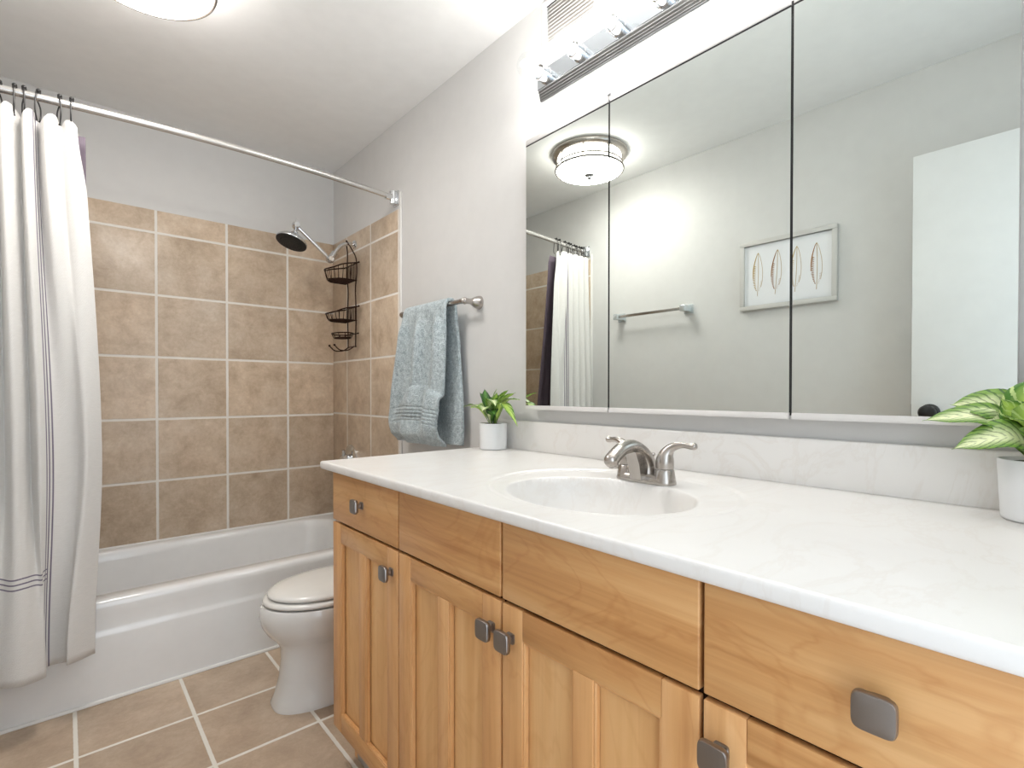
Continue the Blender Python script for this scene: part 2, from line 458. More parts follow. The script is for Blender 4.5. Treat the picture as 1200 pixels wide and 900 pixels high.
# the open door leaf, parallel to the left wall (seen in the mirror)
dl = MB().box(-0.172, -0.137, -0.232, 0.476, 0.012, 2.031, 0.002)
door = struct(dl, 'door_1', MAT['white'])
kn = MB().lathe([(0.0, 0), (0.033, 0), (0.033, 0.005), (0.028, 0.009), (0.012, 0.012), (0.011, 0.030), (0.020, 0.036), (0.028, 0.046), (0.029, 0.056), (0.024, 0.066), (0.012, 0.071), (0.0, 0.072)], (-0.137, 0.417, 1.018), (1, 0, 0), 32)
k = kn.build('door_knob', MAT['black'], door); k['label'] = 'round black door knob'
lt = MB().box(-0.166, -0.143, 0.476, 0.4785, 0.985, 1.05, 0.001)
lt.build('latch_plate', MAT['pewter'], door)

# ------------------------------------------------------------------ bathtub
def rrect(x0, x1, y0, y1, r, z, n=10):
    pts = []
    for cx, cy, a0 in ((x1 - r, y1 - r, 0), (x0 + r, y1 - r, PI / 2), (x0 + r, y0 + r, PI), (x1 - r, y0 + r, 3 * PI / 2)):
        for k in range(n + 1):
            a = a0 + PI / 2 * k / n
            pts.append((cx + r * math.cos(a), cy + r * math.sin(a), z))
    return pts
tx0, tx1, ty1 = XL + TT + 0.001, XR - TT - 0.001, YB - TT - 0.001
rings = []
for z, y in ((0, 2.300), (0.226, 2.303), (0.234, 2.304), (0.242, 2.3075), (0.252, 2.3095), (0.30, 2.309), (0.328, 2.308), (0.342, 2.310), (0.350, 2.316), (0.354, 2.325), (0.3545, 2.335)):
    rings.append(rrect(tx0, tx1, y, ty1, 0.004, z))
for x0, x1, y0, y1, r, z in ((-0.20, 1.165, 2.385, 3.015, 0.13, 0.3545), (-0.195, 1.160, 2.390, 3.010, 0.13, 0.352), (-0.188, 1.154, 2.397, 3.004, 0.13, 0.344), (-0.175, 1.145, 2.404, 2.998, 0.13, 0.31), (-0.12, 1.12, 2.42, 2.985, 0.13, 0.15), (-0.08, 1.09, 2.45, 2.96, 0.13, 0.09), (-0.02, 1.03, 2.50, 2.90, 0.12, 0.07)):
    rings.append(rrect(x0, x1, y0, y1, r, z))
tub = thing('bathtub', 'white enamel bathtub with a plain apron, set in the tiled alcove', 'bathtub', (0.48, 2.68, 0))
MB().loops(rings).build('tub_shell', MAT['tub'], tub, sharp=50)
ov = MB().lathe([(0, 0), (0.036, 0), (0.036, 0.004), (0.030, 0.008), (0, 0.009)], (1.137, 2.75, 0.27), (-1, 0, 0.12), 28)
ov.build('overflow_plate', MAT['chrome'], tub)

# ------------------------------------------------------------------ toilet
toi = thing('toilet', 'white porcelain toilet standing between the vanity and the bathtub', 'toilet', (0.85, 1.86, 0))
TY = 1.86
def egg(xf, xb, hw, z, n=48, p=2.0, yc=TY):
    pts = []
    cx = xf + (xb - xf) * 0.46
    for k in range(n):
        a = 2 * PI * k / n
        c, s_ = math.cos(a), math.sin(a)
        ex = (abs(c) ** (2 / p)) * (1 if c > 0 else -1)
        ey = (abs(s_) ** (2 / p)) * (1 if s_ > 0 else -1)
        rx = (xb - cx) if ex > 0 else (cx - xf)
        pts.append((cx + ex * rx, yc + ey * hw, z * 0.945))
    return pts
bowl = [egg(0.532, 1.12, 0.116, 0.0, p=2.6), egg(0.530, 1.12, 0.116, 0.012, p=2.6), egg(0.542, 1.11, 0.110, 0.04, p=2.5), egg(0.556, 1.10, 0.105, 0.10, p=2.4), egg(0.563, 1.09, 0.103, 0.17, p=2.3),
        egg(0.560, 1.08, 0.106, 0.215, p=2.2), egg(0.545, 1.06, 0.122, 0.242, p=2.1), egg(0.518, 1.04, 0.146, 0.272, p=2.0), egg(0.500, 1.03, 0.163, 0.306, p=2.0), egg(0.494, 1.02, 0.170, 0.340, p=2.0), egg(0.497, 1.02, 0.170, 0.370, p=2.0), egg(0.503, 1.015, 0.166, 0.381, p=2.0),
        egg(0.56, 0.96, 0.125, 0.381), egg(0.54, 0.94, 0.11, 0.33), egg(0.60, 0.88, 0.07, 0.24)]
MB().loops(bowl).build('bowl', MAT['porcelain'], toi, sharp=60)
seat = [egg(0.512, 1.0, 0.156, 0.3850), egg(0.506, 1.003, 0.162, 0.387), egg(0.504, 1.004, 0.164, 0.393), egg(0.507, 1.002, 0.161, 0.400), egg(0.519, 0.99, 0.151, 0.403), egg(0.58, 0.93, 0.105, 0.402), egg(0.585, 0.925, 0.10, 0.388)]
MB().loops(seat, cap0=False, cap1=False).build('seat', MAT['seat'], toi, sharp=60)
lid = [egg(0.530, 1.0, 0.144, 0.4065), egg(0.522, 1.004, 0.152, 0.409), egg(0.519, 1.005, 0.155, 0.414), egg(0.522, 1.003, 0.152, 0.421), egg(0.536, 0.995, 0.141, 0.4265), egg(0.57, 0.97, 0.11, 0.433), egg(0.62, 0.88, 0.05, 0.436), egg(0.72, 0.78, 0.005, 0.4365)]
MB().loops(lid).build('lid', MAT['seat'], toi, sharp=60)
for s_ in (-0.075, 0.075):
    hg = MB(); hg.box(0.985, 1.03, TY + s_ - 0.02, TY + s_ + 0.02, 0.362, 0.402, 0.008, 3)
    hg.build('seat_hinge', MAT['seat'], toi)
nk = MB(); nk.box(0.98, 1.22, TY - 0.11, TY + 0.11, 0.26, 0.362, 0.02, 3); nk.build('tank_deck', MAT['porcelain'], toi)
tk = MB(); tk.box(1.04, 1.225, TY - 0.21, TY + 0.21, 0.3622, 0.71, 0.025, 4); tk.build('tank', MAT['porcelain'], toi)
tl = MB(); tl.box(1.03, 1.23, TY - 0.22, TY + 0.22, 0.712, 0.745, 0.012, 3); tl.build('tank_lid', MAT['porcelain'], toi)
fl = MB().lathe([(0, 0), (0.014, 0), (0.014, 0.012), (0, 0.014)], (1.04, TY - 0.15, 0.66), (-1, 0, 0), 16)
fl.tube([(1.027, TY - 0.15, 0.66), (1.022, TY - 0.11, 0.655), (1.022, TY - 0.07, 0.648)], [0.006, 0.006, 0.008], 8); fl.build('flush_lever', MAT['chrome'], toi)

# ------------------------------------------------------------------ vanity cabinet
XF = 0.590
VY = [1.470, 1.081, 0.7016, 0.3168, -0.068]     # module seams
ZB, ZG0, ZG1, ZT = 0.115, 0.7165, 0.7235, 0.862
van = thing('vanity_cabinet', 'long maple vanity cabinet with framed doors and square pewter knobs', 'vanity cabinet', (0.9, 0.70, 0))
cb = MB()
cb.box(XF + 0.021, XR - 0.002, VY[0] - 0.019, VY[0] - 0.001, ZB, ZT + 0.004)      # end panels, floor, back and top rail round an open box
cb.box(XF + 0.021, XR - 0.002, VY[4] + 0.002, VY[4] + 0.020, ZB, ZT + 0.004)
cb.box(XF + 0.021, XR - 0.020, VY[4] + 0.020, VY[0] - 0.019, ZB, ZB + 0.018)
cb.box(XR - 0.020, XR - 0.002, VY[4] + 0.020, VY[0] - 0.019, ZB, ZT + 0.004)
cb.build('carcass', MAT['wood_v'][1], van)
dk = MB(); dk.box(XF + 0.0192, XF + 0.0208, VY[4] + 0.004, VY[0] - 0.006, ZB + 0.002, ZT + 0.003); dk.build('gap_shade_sheet', MAT['gap'], van)  # added sheet behind the fronts, painted as shade in the gaps
tb = MB(); tb.box(XF + 0.060, XF + 0.075, VY[4] + 0.004, VY[0] - 0.03, 0.0, ZB, 0.001); tb.build('toe_board', MAT['toe'], van)
sb = MB(); sb.box(XF + 0.060, XR - 0.002, VY[0] - 0.03, VY[0] - 0.012, 0, ZB); sb.build('side_foot', MAT['wood_v'][1], van)
G = 0.0030
def squircle(cy, cz, h, x, n=32, p=5.0):
    pts = []
    for k in range(n):
        a = 2 * PI * k / n; c, s_ = math.cos(a), math.sin(a)
        pts.append((x, cy + h * (abs(c) ** (2 / p)) * (1 if c > 0 else -1), cz + h * (abs(s_) ** (2 / p)) * (1 if s_ > 0 else -1)))
    return pts
def knob(parent, y, z):
    b = MB()
    h = 0.0185
    b.loops([squircle(y, z, h * 0.93, XF - 0.0175), squircle(y, z, h, XF - 0.0195), squircle(y, z, h, XF - 0.0245), squircle(y, z, h * 0.95, XF - 0.0265), squircle(y, z, h * 0.6, XF - 0.0275)])
    b.loops([squircle(y, z, 0.0095, XF), squircle(y, z, 0.0095, XF - 0.003), squircle(y, z, 0.0065, XF - 0.005), squircle(y, z, 0.0065, XF - 0.0150), squircle(y, z, 0.0105, XF - 0.0178)])
    k = b.build('knob', MAT['pewter'], parent, sharp=40)
    k['label'] = 'square pewter knob'
    return k
def slab(name, y0, y1, z0, z1, mat, parent):
    b = MB(); b.box(XF, XF + 0.019, y0, y1, z0, z1, 0.0022, 3)
    return b.build(name, mat, parent)
def panel_door(y0, y1, z0, z1, mat, hmat, pmat, parent, kn):
    """stiles, a mid stile and recessed panels in one upright-grain mesh; the two rails have level grain"""
    b = MB(); ST, MS, RL = 0.053, 0.040, 0.052
    b.box(XF, XF + 0.0125, y0, y0 + ST, z0, z1, 0.0018)
    b.box(XF, XF + 0.0125, y1 - ST, y1, z0, z1, 0.0018)
    ym = (y0 + y1) / 2
    b.box(XF, XF + 0.0125, ym - MS / 2, ym + MS / 2, z0 + RL, z1 - RL, 0.0018)
    # sloped moulding inside each opening
    for a, c in ((y0 + ST, ym - MS / 2), (ym + MS / 2, y1 - ST)):
        zz0, zz1, q = z0 + RL, z1 - RL, 0.009
        def ring(k, x): return [(x, a + k, zz0 + k), (x, c - k, zz0 + k), (x, c - k, zz1 - k), (x, a + k, zz1 - k)]
        b.loops([ring(-0.0005, XF + 0.0022), ring(0.0030, XF + 0.0022), ring(0.0050, XF + 0.0040), ring(0.0052, XF + 0.0108), ring(-0.0005, XF + 0.0108)], cap0=False, cap1=False)
    d = b.build('door', mat, parent, sharp=25)
    for a, c in ((y0 + ST - 0.012, ym - 0.001), (ym + 0.001, y1 - ST + 0.012)):
        p = MB(); p.box(XF + 0.0128, XF + 0.0182, a, c, z0 + RL - 0.012, z1 - RL + 0.012); p.build('panel', pmat, d)
    for q0, q1 in ((z0, z0 + RL), (z1 - RL, z1)):
        r = MB(); r.box(XF + 0.0002, XF + 0.0123, y0 + ST + 0.0003, y1 - ST - 0.0003, q0, q1, 0.0016); r.build('rail', hmat, d)
    knob(d, *kn)
    return d
WV, WH = MAT['wood_v'], MAT['wood_h']
d = slab('drawer_front', VY[1] + G, VY[0], ZG1, ZT, WH[1], van); knob(d, 1.277, 0.7945)
slab('false_front', VY[2] + G, VY[1] - G, ZG1, ZT, WH[2], van)
slab('false_front', VY[3] + G, VY[2] - G, ZG1, ZT, WH[0], van)
d = slab('drawer_front', VY[4], VY[3] - G, ZG1, ZT, WH[3], van); knob(d, 0.1325, 0.794)
panel_door(VY[1] + G, VY[0], ZB, ZG0, WV[0], WH[0], MAT['wood_p'][0], van, (1.113, 0.662))
panel_door(VY[2] + G, VY[1] - G, ZB, ZG0, WV[1], WH[1], MAT['wood_p'][1], van, (0.728, 0.663))
panel_door(VY[3] + G, VY[2] - G, ZB, ZG0, WV[2], WH[2], MAT['wood_p'][2], van, (0.674, 0.661))
panel_door(VY[4], VY[3] - G, ZB, ZG0, WV[3], WH[3], MAT['wood_p'][3], van, (0.290, 0.665))

# ------------------------------------------------------------------ countertop with moulded basin
cx0, cx1, cy0, cy1 = 0.572, XR - 0.001, -0.115, 1.522
ct = thing('vanity_countertop', 'glossy white marbled countertop with a moulded oval basin', 'countertop', (0.9, 0.70, 0.867))
SX, SY = 0.882, 0.692
def top_z(x, y):
    r = math.sqrt(((x - SX) / 0.250) ** 2 + ((y - SY) / 0.288) ** 2)
    z = 0.0
    z -= 0.0045 * (1 - smooth(0.955, 1.0, r)) - 0.0028 * math.exp(-((r - 0.93) / 0.022) ** 2)
    q = math.sqrt(((x - 0.838) / 0.168) ** 2 + ((y - 0.687) / 0.207) ** 2)
    if q < 1.06:
        z -= 0.004 * (1 - smooth(0.94, 1.06, q))
    if q < 1.0:
        z -= 0.128 * (1 - q ** 3.2) ** 0.70
    return z
b = MB()
nx, ny = 150, 330
def tp(u, v):
    x = cx0 + 0.006 + (cx1 - cx0 - 0.006) * u; y = cy0 + 0.006 + (cy1 - cy0 - 0.012) * v
    return (x, y, ZCT + top_z(x, y))
b.grid(tp, nx, ny)
# rounded front and end edges, then the underside
def edge(k, z):
    return [(cx1, cy0 - k, z), (cx0 - k, cy0 - k, z), (cx0 - k, cy1 + k, z), (cx1, cy1 + k, z)]
def ering(off, z, n=1):
    x0, y0, y1 = cx0 + 0.006 - off, cy0 + 0.006 - off, cy1 - 0.006 + off
    pts = [(cx1, y0, z)]
    for i in range(1, 31): pts.append((cx1 + (x0 - cx1) * i / 30, y0, z))
    for i in range(1, 61): pts.append((x0, y0 + (y1 - y0) * i / 60, z))
    for i in range(1, 31): pts.append((x0 + (cx1 - x0) * i / 30, y1, z))
    return pts
b.loops([ering(0, ZCT), ering(0.0028, ZCT - 0.0007), ering(0.0048, ZCT - 0.0025), ering(0.006, ZCT - 0.006), ering(0.006, ZCT - 0.017), ering(0.0045, ZCT - 0.0215), ering(0.0015, ZCT - 0.0235), ering(-0.02, ZCT - 0.0235)], closed=False)
b.build('counter_slab', MAT['marble'], ct, sharp=60, weld=True)
b = MB(); b.box(XR - 0.020, XR - 0.001, cy0, cy1 - 0.03, ZCT - 0.001, 0.9935, 0.003, 3)
b.build('backsplash', MAT['marble'], ct)
b = MB().lathe([(0, 0.0), (0.022, 0.0), (0.024, 0.002), (0.021, 0.005), (0.016, 0.005), (0.015, 0.003), (0, 0.004)], (0.838, 0.687, ZCT - 0.1368), (0, 0, 1), 28)
b.build('drain', MAT['chrome'], ct)

# ------------------------------------------------------------------ faucet
fz = ZCT - 0.0040
FX, FY = 1.030, 0.695
fa = thing('faucet', 'brushed nickel two-handle faucet behind the oval basin', 'faucet', (FX, FY, fz))
def stad(hl, r, z, xo=0.0, n=16):
    pts = []
    for k in range(n + 1):
        a = -PI / 2 + PI * k / n - PI / 2 + PI / 2
        pts.append((FX + xo + r * math.sin(a) * 1.0, FY + hl + r * math.cos(a), z))
    for k in range(n + 1):
        a = PI / 2 + PI * k / n
        pts.append((FX + xo + r * math.sin(a), FY - hl + r * math.cos(a), z))
    return pts
b = MB(); b.loops([stad(0.051, 0.026, fz), stad(0.051, 0.0265, fz + 0.003), stad(0.051, 0.0245, fz + 0.012), stad(0.051, 0.021, fz + 0.018), stad(0.05, 0.012, fz + 0.020)])
b.build('base_plate', MAT['nickel'], fa, sharp=50)
# spout: a broad arched body
P = spline([(FX + 0.004, FY, fz + 0.004), (FX + 0.002, FY, fz + 0.040), (FX - 0.018, FY, fz + 0.068), (FX - 0.052, FY, fz + 0.085), (FX - 0.088, FY, fz + 0.083), (FX - 0.114, FY, fz + 0.071), (FX - 0.130, FY, fz + 0.060)], 40)
R = [0.026 + (0.0165 - 0.026) * smooth(0, 0.55, i / 40) - 0.001 * math.sin(i / 40 * PI) for i in range(41)]
b = MB(); b.tube(P, R, 20)
b.sphere(P[-1], R[-1] * 0.985, 20)
b.build('spout', MAT['nickel'], fa, sharp=60)
# web under the arch joining spout and plate
b = MB()
web = [(FX - 0.006, fz + 0.008), (FX - 0.040, fz + 0.008), (FX - 0.048, fz + 0.045), (FX - 0.062, fz + 0.074), (FX - 0.030, fz + 0.070), (FX - 0.004, fz + 0.045)]
b.loops([[(x, FY - 0.0155, z) for x, z in web], [(x, FY + 0.0155, z) for x, z in web]])
b.build('spout_web', MAT['nickel'], fa)
b = MB().lathe([(0, 0), (0.0105, 0), (0.0105, 0.014), (0.0, 0.014)], (FX - 0.121, FY, fz + 0.042), (0, 0, 1), 20)
b.build('aerator', MAT['nickel'], fa)
for s_ in (1, -1):
    hy = FY + s_ * 0.051
    b = MB().lathe([(0, 0.0), (0.0255, 0.0), (0.0245, 0.010), (0.0215, 0.028), (0.0198, 0.030)], (FX, hy, fz + 0.004), (0, 0, 1), 28)
    hb = b.build('handle_base', MAT['nickel'], fa)
    # bell body that leans outward into a lever
    pts = spline([(FX, hy, fz + 0.036), (FX, hy + s_ * 0.001, fz + 0.055), (FX + 0.001, hy + s_ * 0.006, fz + 0.072), (FX + 0.003, hy + s_ * 0.018, fz + 0.085), (FX + 0.006, hy + s_ * 0.038, fz + 0.091), (FX + 0.010, hy + s_ * 0.060, fz + 0.0895), (FX + 0.012, hy + s_ * 0.072, fz + 0.091)], 36)
    rr = []
    for i in range(37):
        t = i / 36
        rr.append(0.0205 - 0.0110 * smooth(0.10, 0.56, t) - 0.003 * smooth(0.5, 0.75, t) + 0.0018 * smooth(0.75, 0.92, t) - 0.003 * smooth(0.93, 1.0, t))
    b = MB(); b.tube(pts, rr, 18); b.build('handle', MAT['nickel'], hb, sharp=60)
b = MB(); b.tube([(FX + 0.032, FY, fz), (FX + 0.032, FY, fz + 0.058)], 0.0026, 10)
b.lathe([(0, 0), (0.0045, 0.001), (0.0055, 0.004), (0.004, 0.008), (0, 0.009)], (FX + 0.032, FY, fz + 0.056), (0, 0, 1), 14)
b.build('lift_rod', MAT['nickel'], fa)

# ------------------------------------------------------------------ mirrored medicine cabinet
MY = [1.294, 0.937, 0.438, 0.080]; MZ0, MZ1 = 1.0365, 1.962
mc = thing('mirror_cabinet', 'wide three-door mirrored medicine cabinet on the wall above the vanity', 'mirror cabinet', (XR, 0.687, 1.5))
b = MB(); b.box(XM + 0.0055, XR - 0.0005, MY[3] + 0.004, MY[0] - 0.004, MZ0 + 0.006, MZ1 - 0.006, 0.001); b.build('cabinet_box', MAT['alu'], mc)
for i in range(3):
    g = 0.0028
    y0, y1 = MY[i + 1] + g, MY[i] - (g if i else 0)
    b = MB(); b.box(XM, XM + 0.005, y0, y1, MZ0 + 0.0145, MZ1 - 0.022)
    dr = b.build('mirror_door', MAT['mirror'], mc)
    b = MB(); b.loops([[(XM - 0.003, y, MZ0), (XM - 0.003, y, MZ0 + 0.006), (XM - 0.0002, y, MZ0 + 0.0142), (XM + 0.005, y, MZ0 + 0.0142), (XM + 0.005, y, MZ0)] for y in (y0, y1)]); b.build('bottom_rail', MAT['alu'], dr)
    b = MB(); b.box(XM - 0.002, XM + 0.005, y0, y1, MZ1 - 0.0185, MZ1, 0.001); b.build('top_rail', MAT['alu'], dr)
    b = MB(); b.box(XM - 0.0008, XM + 0.005, y0, y1, MZ1 - 0.0218, MZ1 - 0.0187); b.build('dark_seam', MAT['darkgap'], dr)
for y in MY[1:3]:
    b = MB(); b.box(XM + 0.0035, XM + 0.0054, y - 0.004, y + 0.004, MZ0 + 0.008, MZ1 - 0.008)
    b.build('dark_gap', MAT['darkgap'], mc)
b = MB()
b.box(XM - 0.005, XM + 0.004, MY[1] - 0.006, MY[1] + 0.006, MZ1 + 0.0005, MZ1 + 0.006, 0.001)
b.build('hinge_tab', MAT['lead'], mc)

# ------------------------------------------------------------------ vanity light bar
LZ = 2.143
vl = thing('vanity_light', 'long polished light bar with a row of clear globe bulbs above the mirror', 'vanity light', (XR, 0.687, LZ))
LY0, LY1 = 0.095, 1.262
# ridged bar: cross-section in x and z, closed by sloping ridged ends
prof = [(0.0, 0.046), (0.006, 0.046), (0.009, 0.043), (0.012, 0.043), (0.016, 0.039), (0.019, 0.039), (0.023, 0.035), (0.027, 0.035), (0.032, 0.031), (0.037, 0.031)]
b = MB()
rg = []
for px, hz in prof:
    x = XR - 0.0005 - px; e = (0.046 - hz) * 1.3
    rg.append([(x, LY0 + e, LZ - hz), (x, LY1 - e, LZ - hz), (x, LY1 - e, LZ + hz), (x, LY0 + e, LZ + hz)])
b.loops(rg)
b.build('back_plate', MAT['lead'], vl, sharp=20)
b = MB(); b.box(XR - 0.0388, XR - 0.0373, LY0 + 0.022, LY1 - 0.022, LZ - 0.0295, LZ + 0.0295); b.build('face_plate', MAT['polished'], vl)
for i in range(8):
    y = 1.200 - 0.1475 * i
    at_ = (XR - 0.0388, y, LZ)
    b = MB().lathe([(0, 0), (0.0255, 0), (0.0255, 0.003), (0.0235, 0.005), (0.0235, 0.033), (0.0215, 0.035), (0.0195, 0.033), (0.0195, 0.026), (0, 0.026)], at_, (-1, 0, 0), 28)
    so = b.build('socket', MAT['chrome'], vl)
    b = MB().lathe([(0.0130, 0.027), (0.0155, 0.036), (0.026, 0.045), (0.036, 0.058), (0.0400, 0.076), (0.0375, 0.092), (0.029, 0.106), (0.016, 0.114), (0.0, 0.116)], at_, (-1, 0, 0), 32, cap0=False)
    b.build('bulb', MAT['glass'], so, sharp=80)
    b = MB().lathe([(0.0, 0.040), (0.007, 0.043), (0.012, 0.054), (0.0135, 0.068), (0.011, 0.082), (0.0, 0.089)], at_, (-1, 0, 0), 16)
    b.build('bulb_core', MAT['core'], so)
    b = MB().lathe([(0.0, 0.026), (0.0150, 0.026), (0.0150, 0.034), (0.009, 0.040), (0, 0.041)], at_, (-1, 0, 0), 16)
    b.build('bulb_cap', MAT['pot'], so)

# ------------------------------------------------------------------ wall vent
ve = thing('wall_vent', 'white louvered vent grille high on the wall behind the light bar', 'vent', (XR, 1.128, 2.345))
vy0, vy1, vz0, vz1 = 1.003, 1.252, 2.258, 2.425
b = MB()
b.box(XR - 0.008, XR, vy0, vy1, vz0, vz0 + 0.022, 0.002).box(XR - 0.008, XR, vy0, vy1, vz1 - 0.022, vz1, 0.002)
b.box(XR - 0.008, XR, vy0, vy0 + 0.022, vz0 + 0.022, vz1 - 0.022, 0.002).box(XR - 0.008, XR, vy1 - 0.022, vy1, vz0 + 0.022, vz1 - 0.022, 0.002)
b.build('frame', MAT['vent'], ve)
b = MB(); b.box(XR - 0.0012, XR - 0.0003, vy0 + 0.02, vy1 - 0.02, vz0 + 0.02, vz1 - 0.02); b.build('dark_opening', MAT['toe'], ve)
for i in range(10):
    z = vz0 + 0.026 + i * 0.0122
    b = MB(); b.loops([[(XR - 0.002, y, z + 0.008), (XR - 0.0095, y, z), (XR - 0.0088, y, z - 0.0012), (XR - 0.0013, y, z + 0.0068)] for y in (vy0 + 0.021, vy1 - 0.021)]); b.build('slat', MAT['vent'], ve)

# ------------------------------------------------------------------ ceiling light
FXC, FYC = 0.181, 1.872
cl = thing('ceiling_light', 'round flush ceiling light with opal glass and nickel bands', 'ceiling light', (FXC, FYC, ZC))
z = ZC
b = MB().lathe([(0, 0), (0.208, 0), (0.212, -0.006), (0.212, -0.016), (0.205, -0.024), (0.194, -0.030), (0.182, -0.034), (0.170, -0.034), (0, -0.030)], (FXC, FYC, z), (0, 0, 1), 64)
b.build('ceiling_pan', MAT['nickel'], cl, sharp=50)
b = MB().lathe([(0.178, -0.032), (0.178, -0.086), (0.182, -0.091)], (FXC, FYC, z), (0, 0, 1), 64, cap0=False, cap1=False)
b.build('side_glass', MAT['shade_side'], cl, sharp=50)
b = MB().lathe([(0.182, -0.091), (0.183, -0.098), (0.174, -0.106), (0.13, -0.114), (0.07, -0.118), (0.0, -0.119)], (FXC, FYC, z), (0, 0, 1), 64, cap0=False)
b.build('bottom_glass', MAT['shade'], cl, sharp=50)
def band(r, z0, t=0.004, h=0.005):
    return MB().tube([(FXC + r * math.cos(2 * PI * k / 64), FYC + r * math.sin(2 * PI * k / 64), z0) for k in range(64)], h * 0.5 + 0.0005, 8, closed=True)
band(0.182, z - 0.070, h=0.008).build('band', MAT['band'], cl)
band(0.1875, z - 0.095, h=0.0105).build('band', MAT['band'], cl)
for k in range(8):
    a = 2 * PI * (k + 0.35) / 8
    b = MB(); b.tube([(FXC + 0.180 * math.cos(a), FYC + 0.180 * math.sin(a), z - 0.032), (FXC + 0.180 * math.cos(a), FYC + 0.180 * math.sin(a), z - 0.092)], 0.0040, 8); b.build('upright', MAT['band'], cl)
b = MB().lathe([(0, 0), (0.026, 0.0), (0.028, -0.006), (0.016, -0.011), (0.012, -0.017), (0.014, -0.022), (0.008, -0.027), (0, -0.028)], (FXC, FYC, z - 0.117), (0, 0, 1), 24); b.build('finial', MAT['lead'], cl)

# ------------------------------------------------------------------ curtain rod
RY = 2.282
def rod_z(x): return 2.0525 + 0.026 * max(0, 1 - ((x - 0.55) / 0.72) ** 2)
rod = thing('curtain_rod', 'white and chrome shower curtain rod spanning the tub alcove', 'curtain rod', (0.48, RY, 2.06))
xs = [XL + 0.03 + (XR - XL - 0.05) * i / 30 for i in range(31)]
MB().tube([(x, RY, rod_z(x)) for x in xs], 0.0125, 16).build('rod_tube', MAT['rod'], rod)
for x, s_ in ((XR, -1), (XL, 1)):
    zz = rod_z(x)
    b = MB(); b.box(min(x, x + s_ * 0.006), max(x, x + s_ * 0.006), RY - 0.026, RY + 0.026, zz - 0.036, zz + 0.036, 0.002)
    b.lathe([(0.0, 0), (0.017, 0), (0.017, 0.062), (0, 0.062)], (x + s_ * 0.020, RY, zz - 0.031), (0, 0, 1), 20)
    b.box(min(x + s_ * 0.004, x + s_ * 0.02), max(x + s_ * 0.004, x + s_ * 0.02), RY - 0.012, RY + 0.012, zz - 0.030, zz + 0.030)
    b.lathe([(0.0, 0), (0.016, 0), (0.0145, 0.03), (0, 0.03)], (x + s_ * 0.030, RY, zz), (s_, 0, 0), 20)
    b.build('end_bracket', MAT['chrome'], rod)

# ------------------------------------------------------------------ shower curtain, liner and hooks
hook_x = [0.020, -0.010, -0.062, -0.096, -0.118, -0.152, -0.172, -0.200, -0.222, -0.250]
top_plan = [(0.046, 2.262), (0.022, 2.268), (0.004, 2.290), (-0.012, 2.256), (-0.036, 2.240), (-0.052, 2.296), (-0.066, 2.262), (-0.085, 2.242), (-0.094, 2.292), (-0.118, 2.254), (-0.136, 2.238), (-0.146, 2.294), (-0.170, 2.256), (-0.190, 2.240), (-0.200, 2.294), (-0.220, 2.256), (-0.236, 2.240), (-0.246, 2.292), (-0.266, 2.262)]
mid_plan = [(0.098, 2.262), (0.070, 2.232), (0.052, 2.222), (0.035, 2.252), (0.010, 2.262), (-0.025, 2.255), (-0.045, 2.232), (-0.062, 2.215), (-0.082, 2.262), (-0.100, 2.220), (-0.120, 2.208), (-0.140, 2.250), (-0.160, 2.215), (-0.176, 2.205), (-0.196, 2.250), (-0.214, 2.210), (-0.230, 2.205), (-0.248, 2.250), (-0.264, 2.215)]
bot_plan = [(0.071, 2.238), (0.030, 2.208), (0.000, 2.198), (0.006, 2.226), (-0.020, 2.250), (-0.050, 2.258), (-0.060, 2.232), (-0.052, 2.196), (-0.072, 2.176), (-0.104, 2.160), (-0.140, 2.168), (-0.172, 2.196), (-0.188, 2.230), (-0.206, 2.190), (-0.222, 2.178), (-0.240, 2.220), (-0.252, 2.235), (-0.266, 2.195)]
NU, NV = 190, 70
tp_, mp_, bp_ = [spline([(x, y, 0) for x, y in q], NU) for q in (top_plan, mid_plan, bot_plan)]
ul = [0.0]
for i in range(NU): ul.append(ul[-1] + (bp_[i + 1] - bp_[i]).length)
peaks = [1, 3, 6, 9, 12, 15, 18]
def ztop(u):
    k = u * 18
    d = min(abs(k - p) for p in peaks)
    return 2.005 - 0.030 * smooth(0.15, 1.5, d)
def cur(u, v):
    i = int(round(u * NU))
    if v < 0.62: a = smooth(0, 0.62, v); q = tp_[i].lerp(mp_[i], a)
    else: a = smooth(0.62, 1.0, v); q = mp_[i].lerp(bp_[i], a)
    zt = ztop(u); zb = 0.192 + 0.008 * math.sin(u * 9 + 1) + 0.006 * (1 - u)
    z = zt + (zb - zt) * v
    # open edge flares quickly below the heading
    fl = 0.055 * smooth(0.0, 0.13, v) * (1 - smooth(0.13, 0.62, v)) * max(0, 1 - u * 12)
    return (q.x + fl * 0.32 - 0.010 * (1 - v), q.y, z)
def cuv(u, v):
    i = int(round(u * NU)); return (ul[i], 2.0 - 1.81 * v)
b = MB(); b.grid(cur, NU, NV, cuv)
cu = tag(b.build('shower_curtain', MAT['curtain'], sharp=180, solid=0.0022, weld=False), 'white woven shower curtain with thin grey stripes, hanging in folds outside the tub', 'shower curtain')
lt_ = spline([(0.058, 2.300, 0), (0.035, 2.305, 0), (0.0, 2.310, 0), (-0.05, 2.322, 0), (-0.10, 2.306, 0), (-0.15, 2.322, 0), (-0.20, 2.306, 0), (-0.266, 2.318, 0)], 60)
lb_ = spline([(0.066, 2.475, 0), (0.040, 2.465, 0), (0.0, 2.49, 0), (-0.03, 2.462, 0), (-0.06, 2.49, 0), (-0.08, 2.465, 0), (-0.095, 2.485, 0), (-0.105, 2.47, 0)], 60)
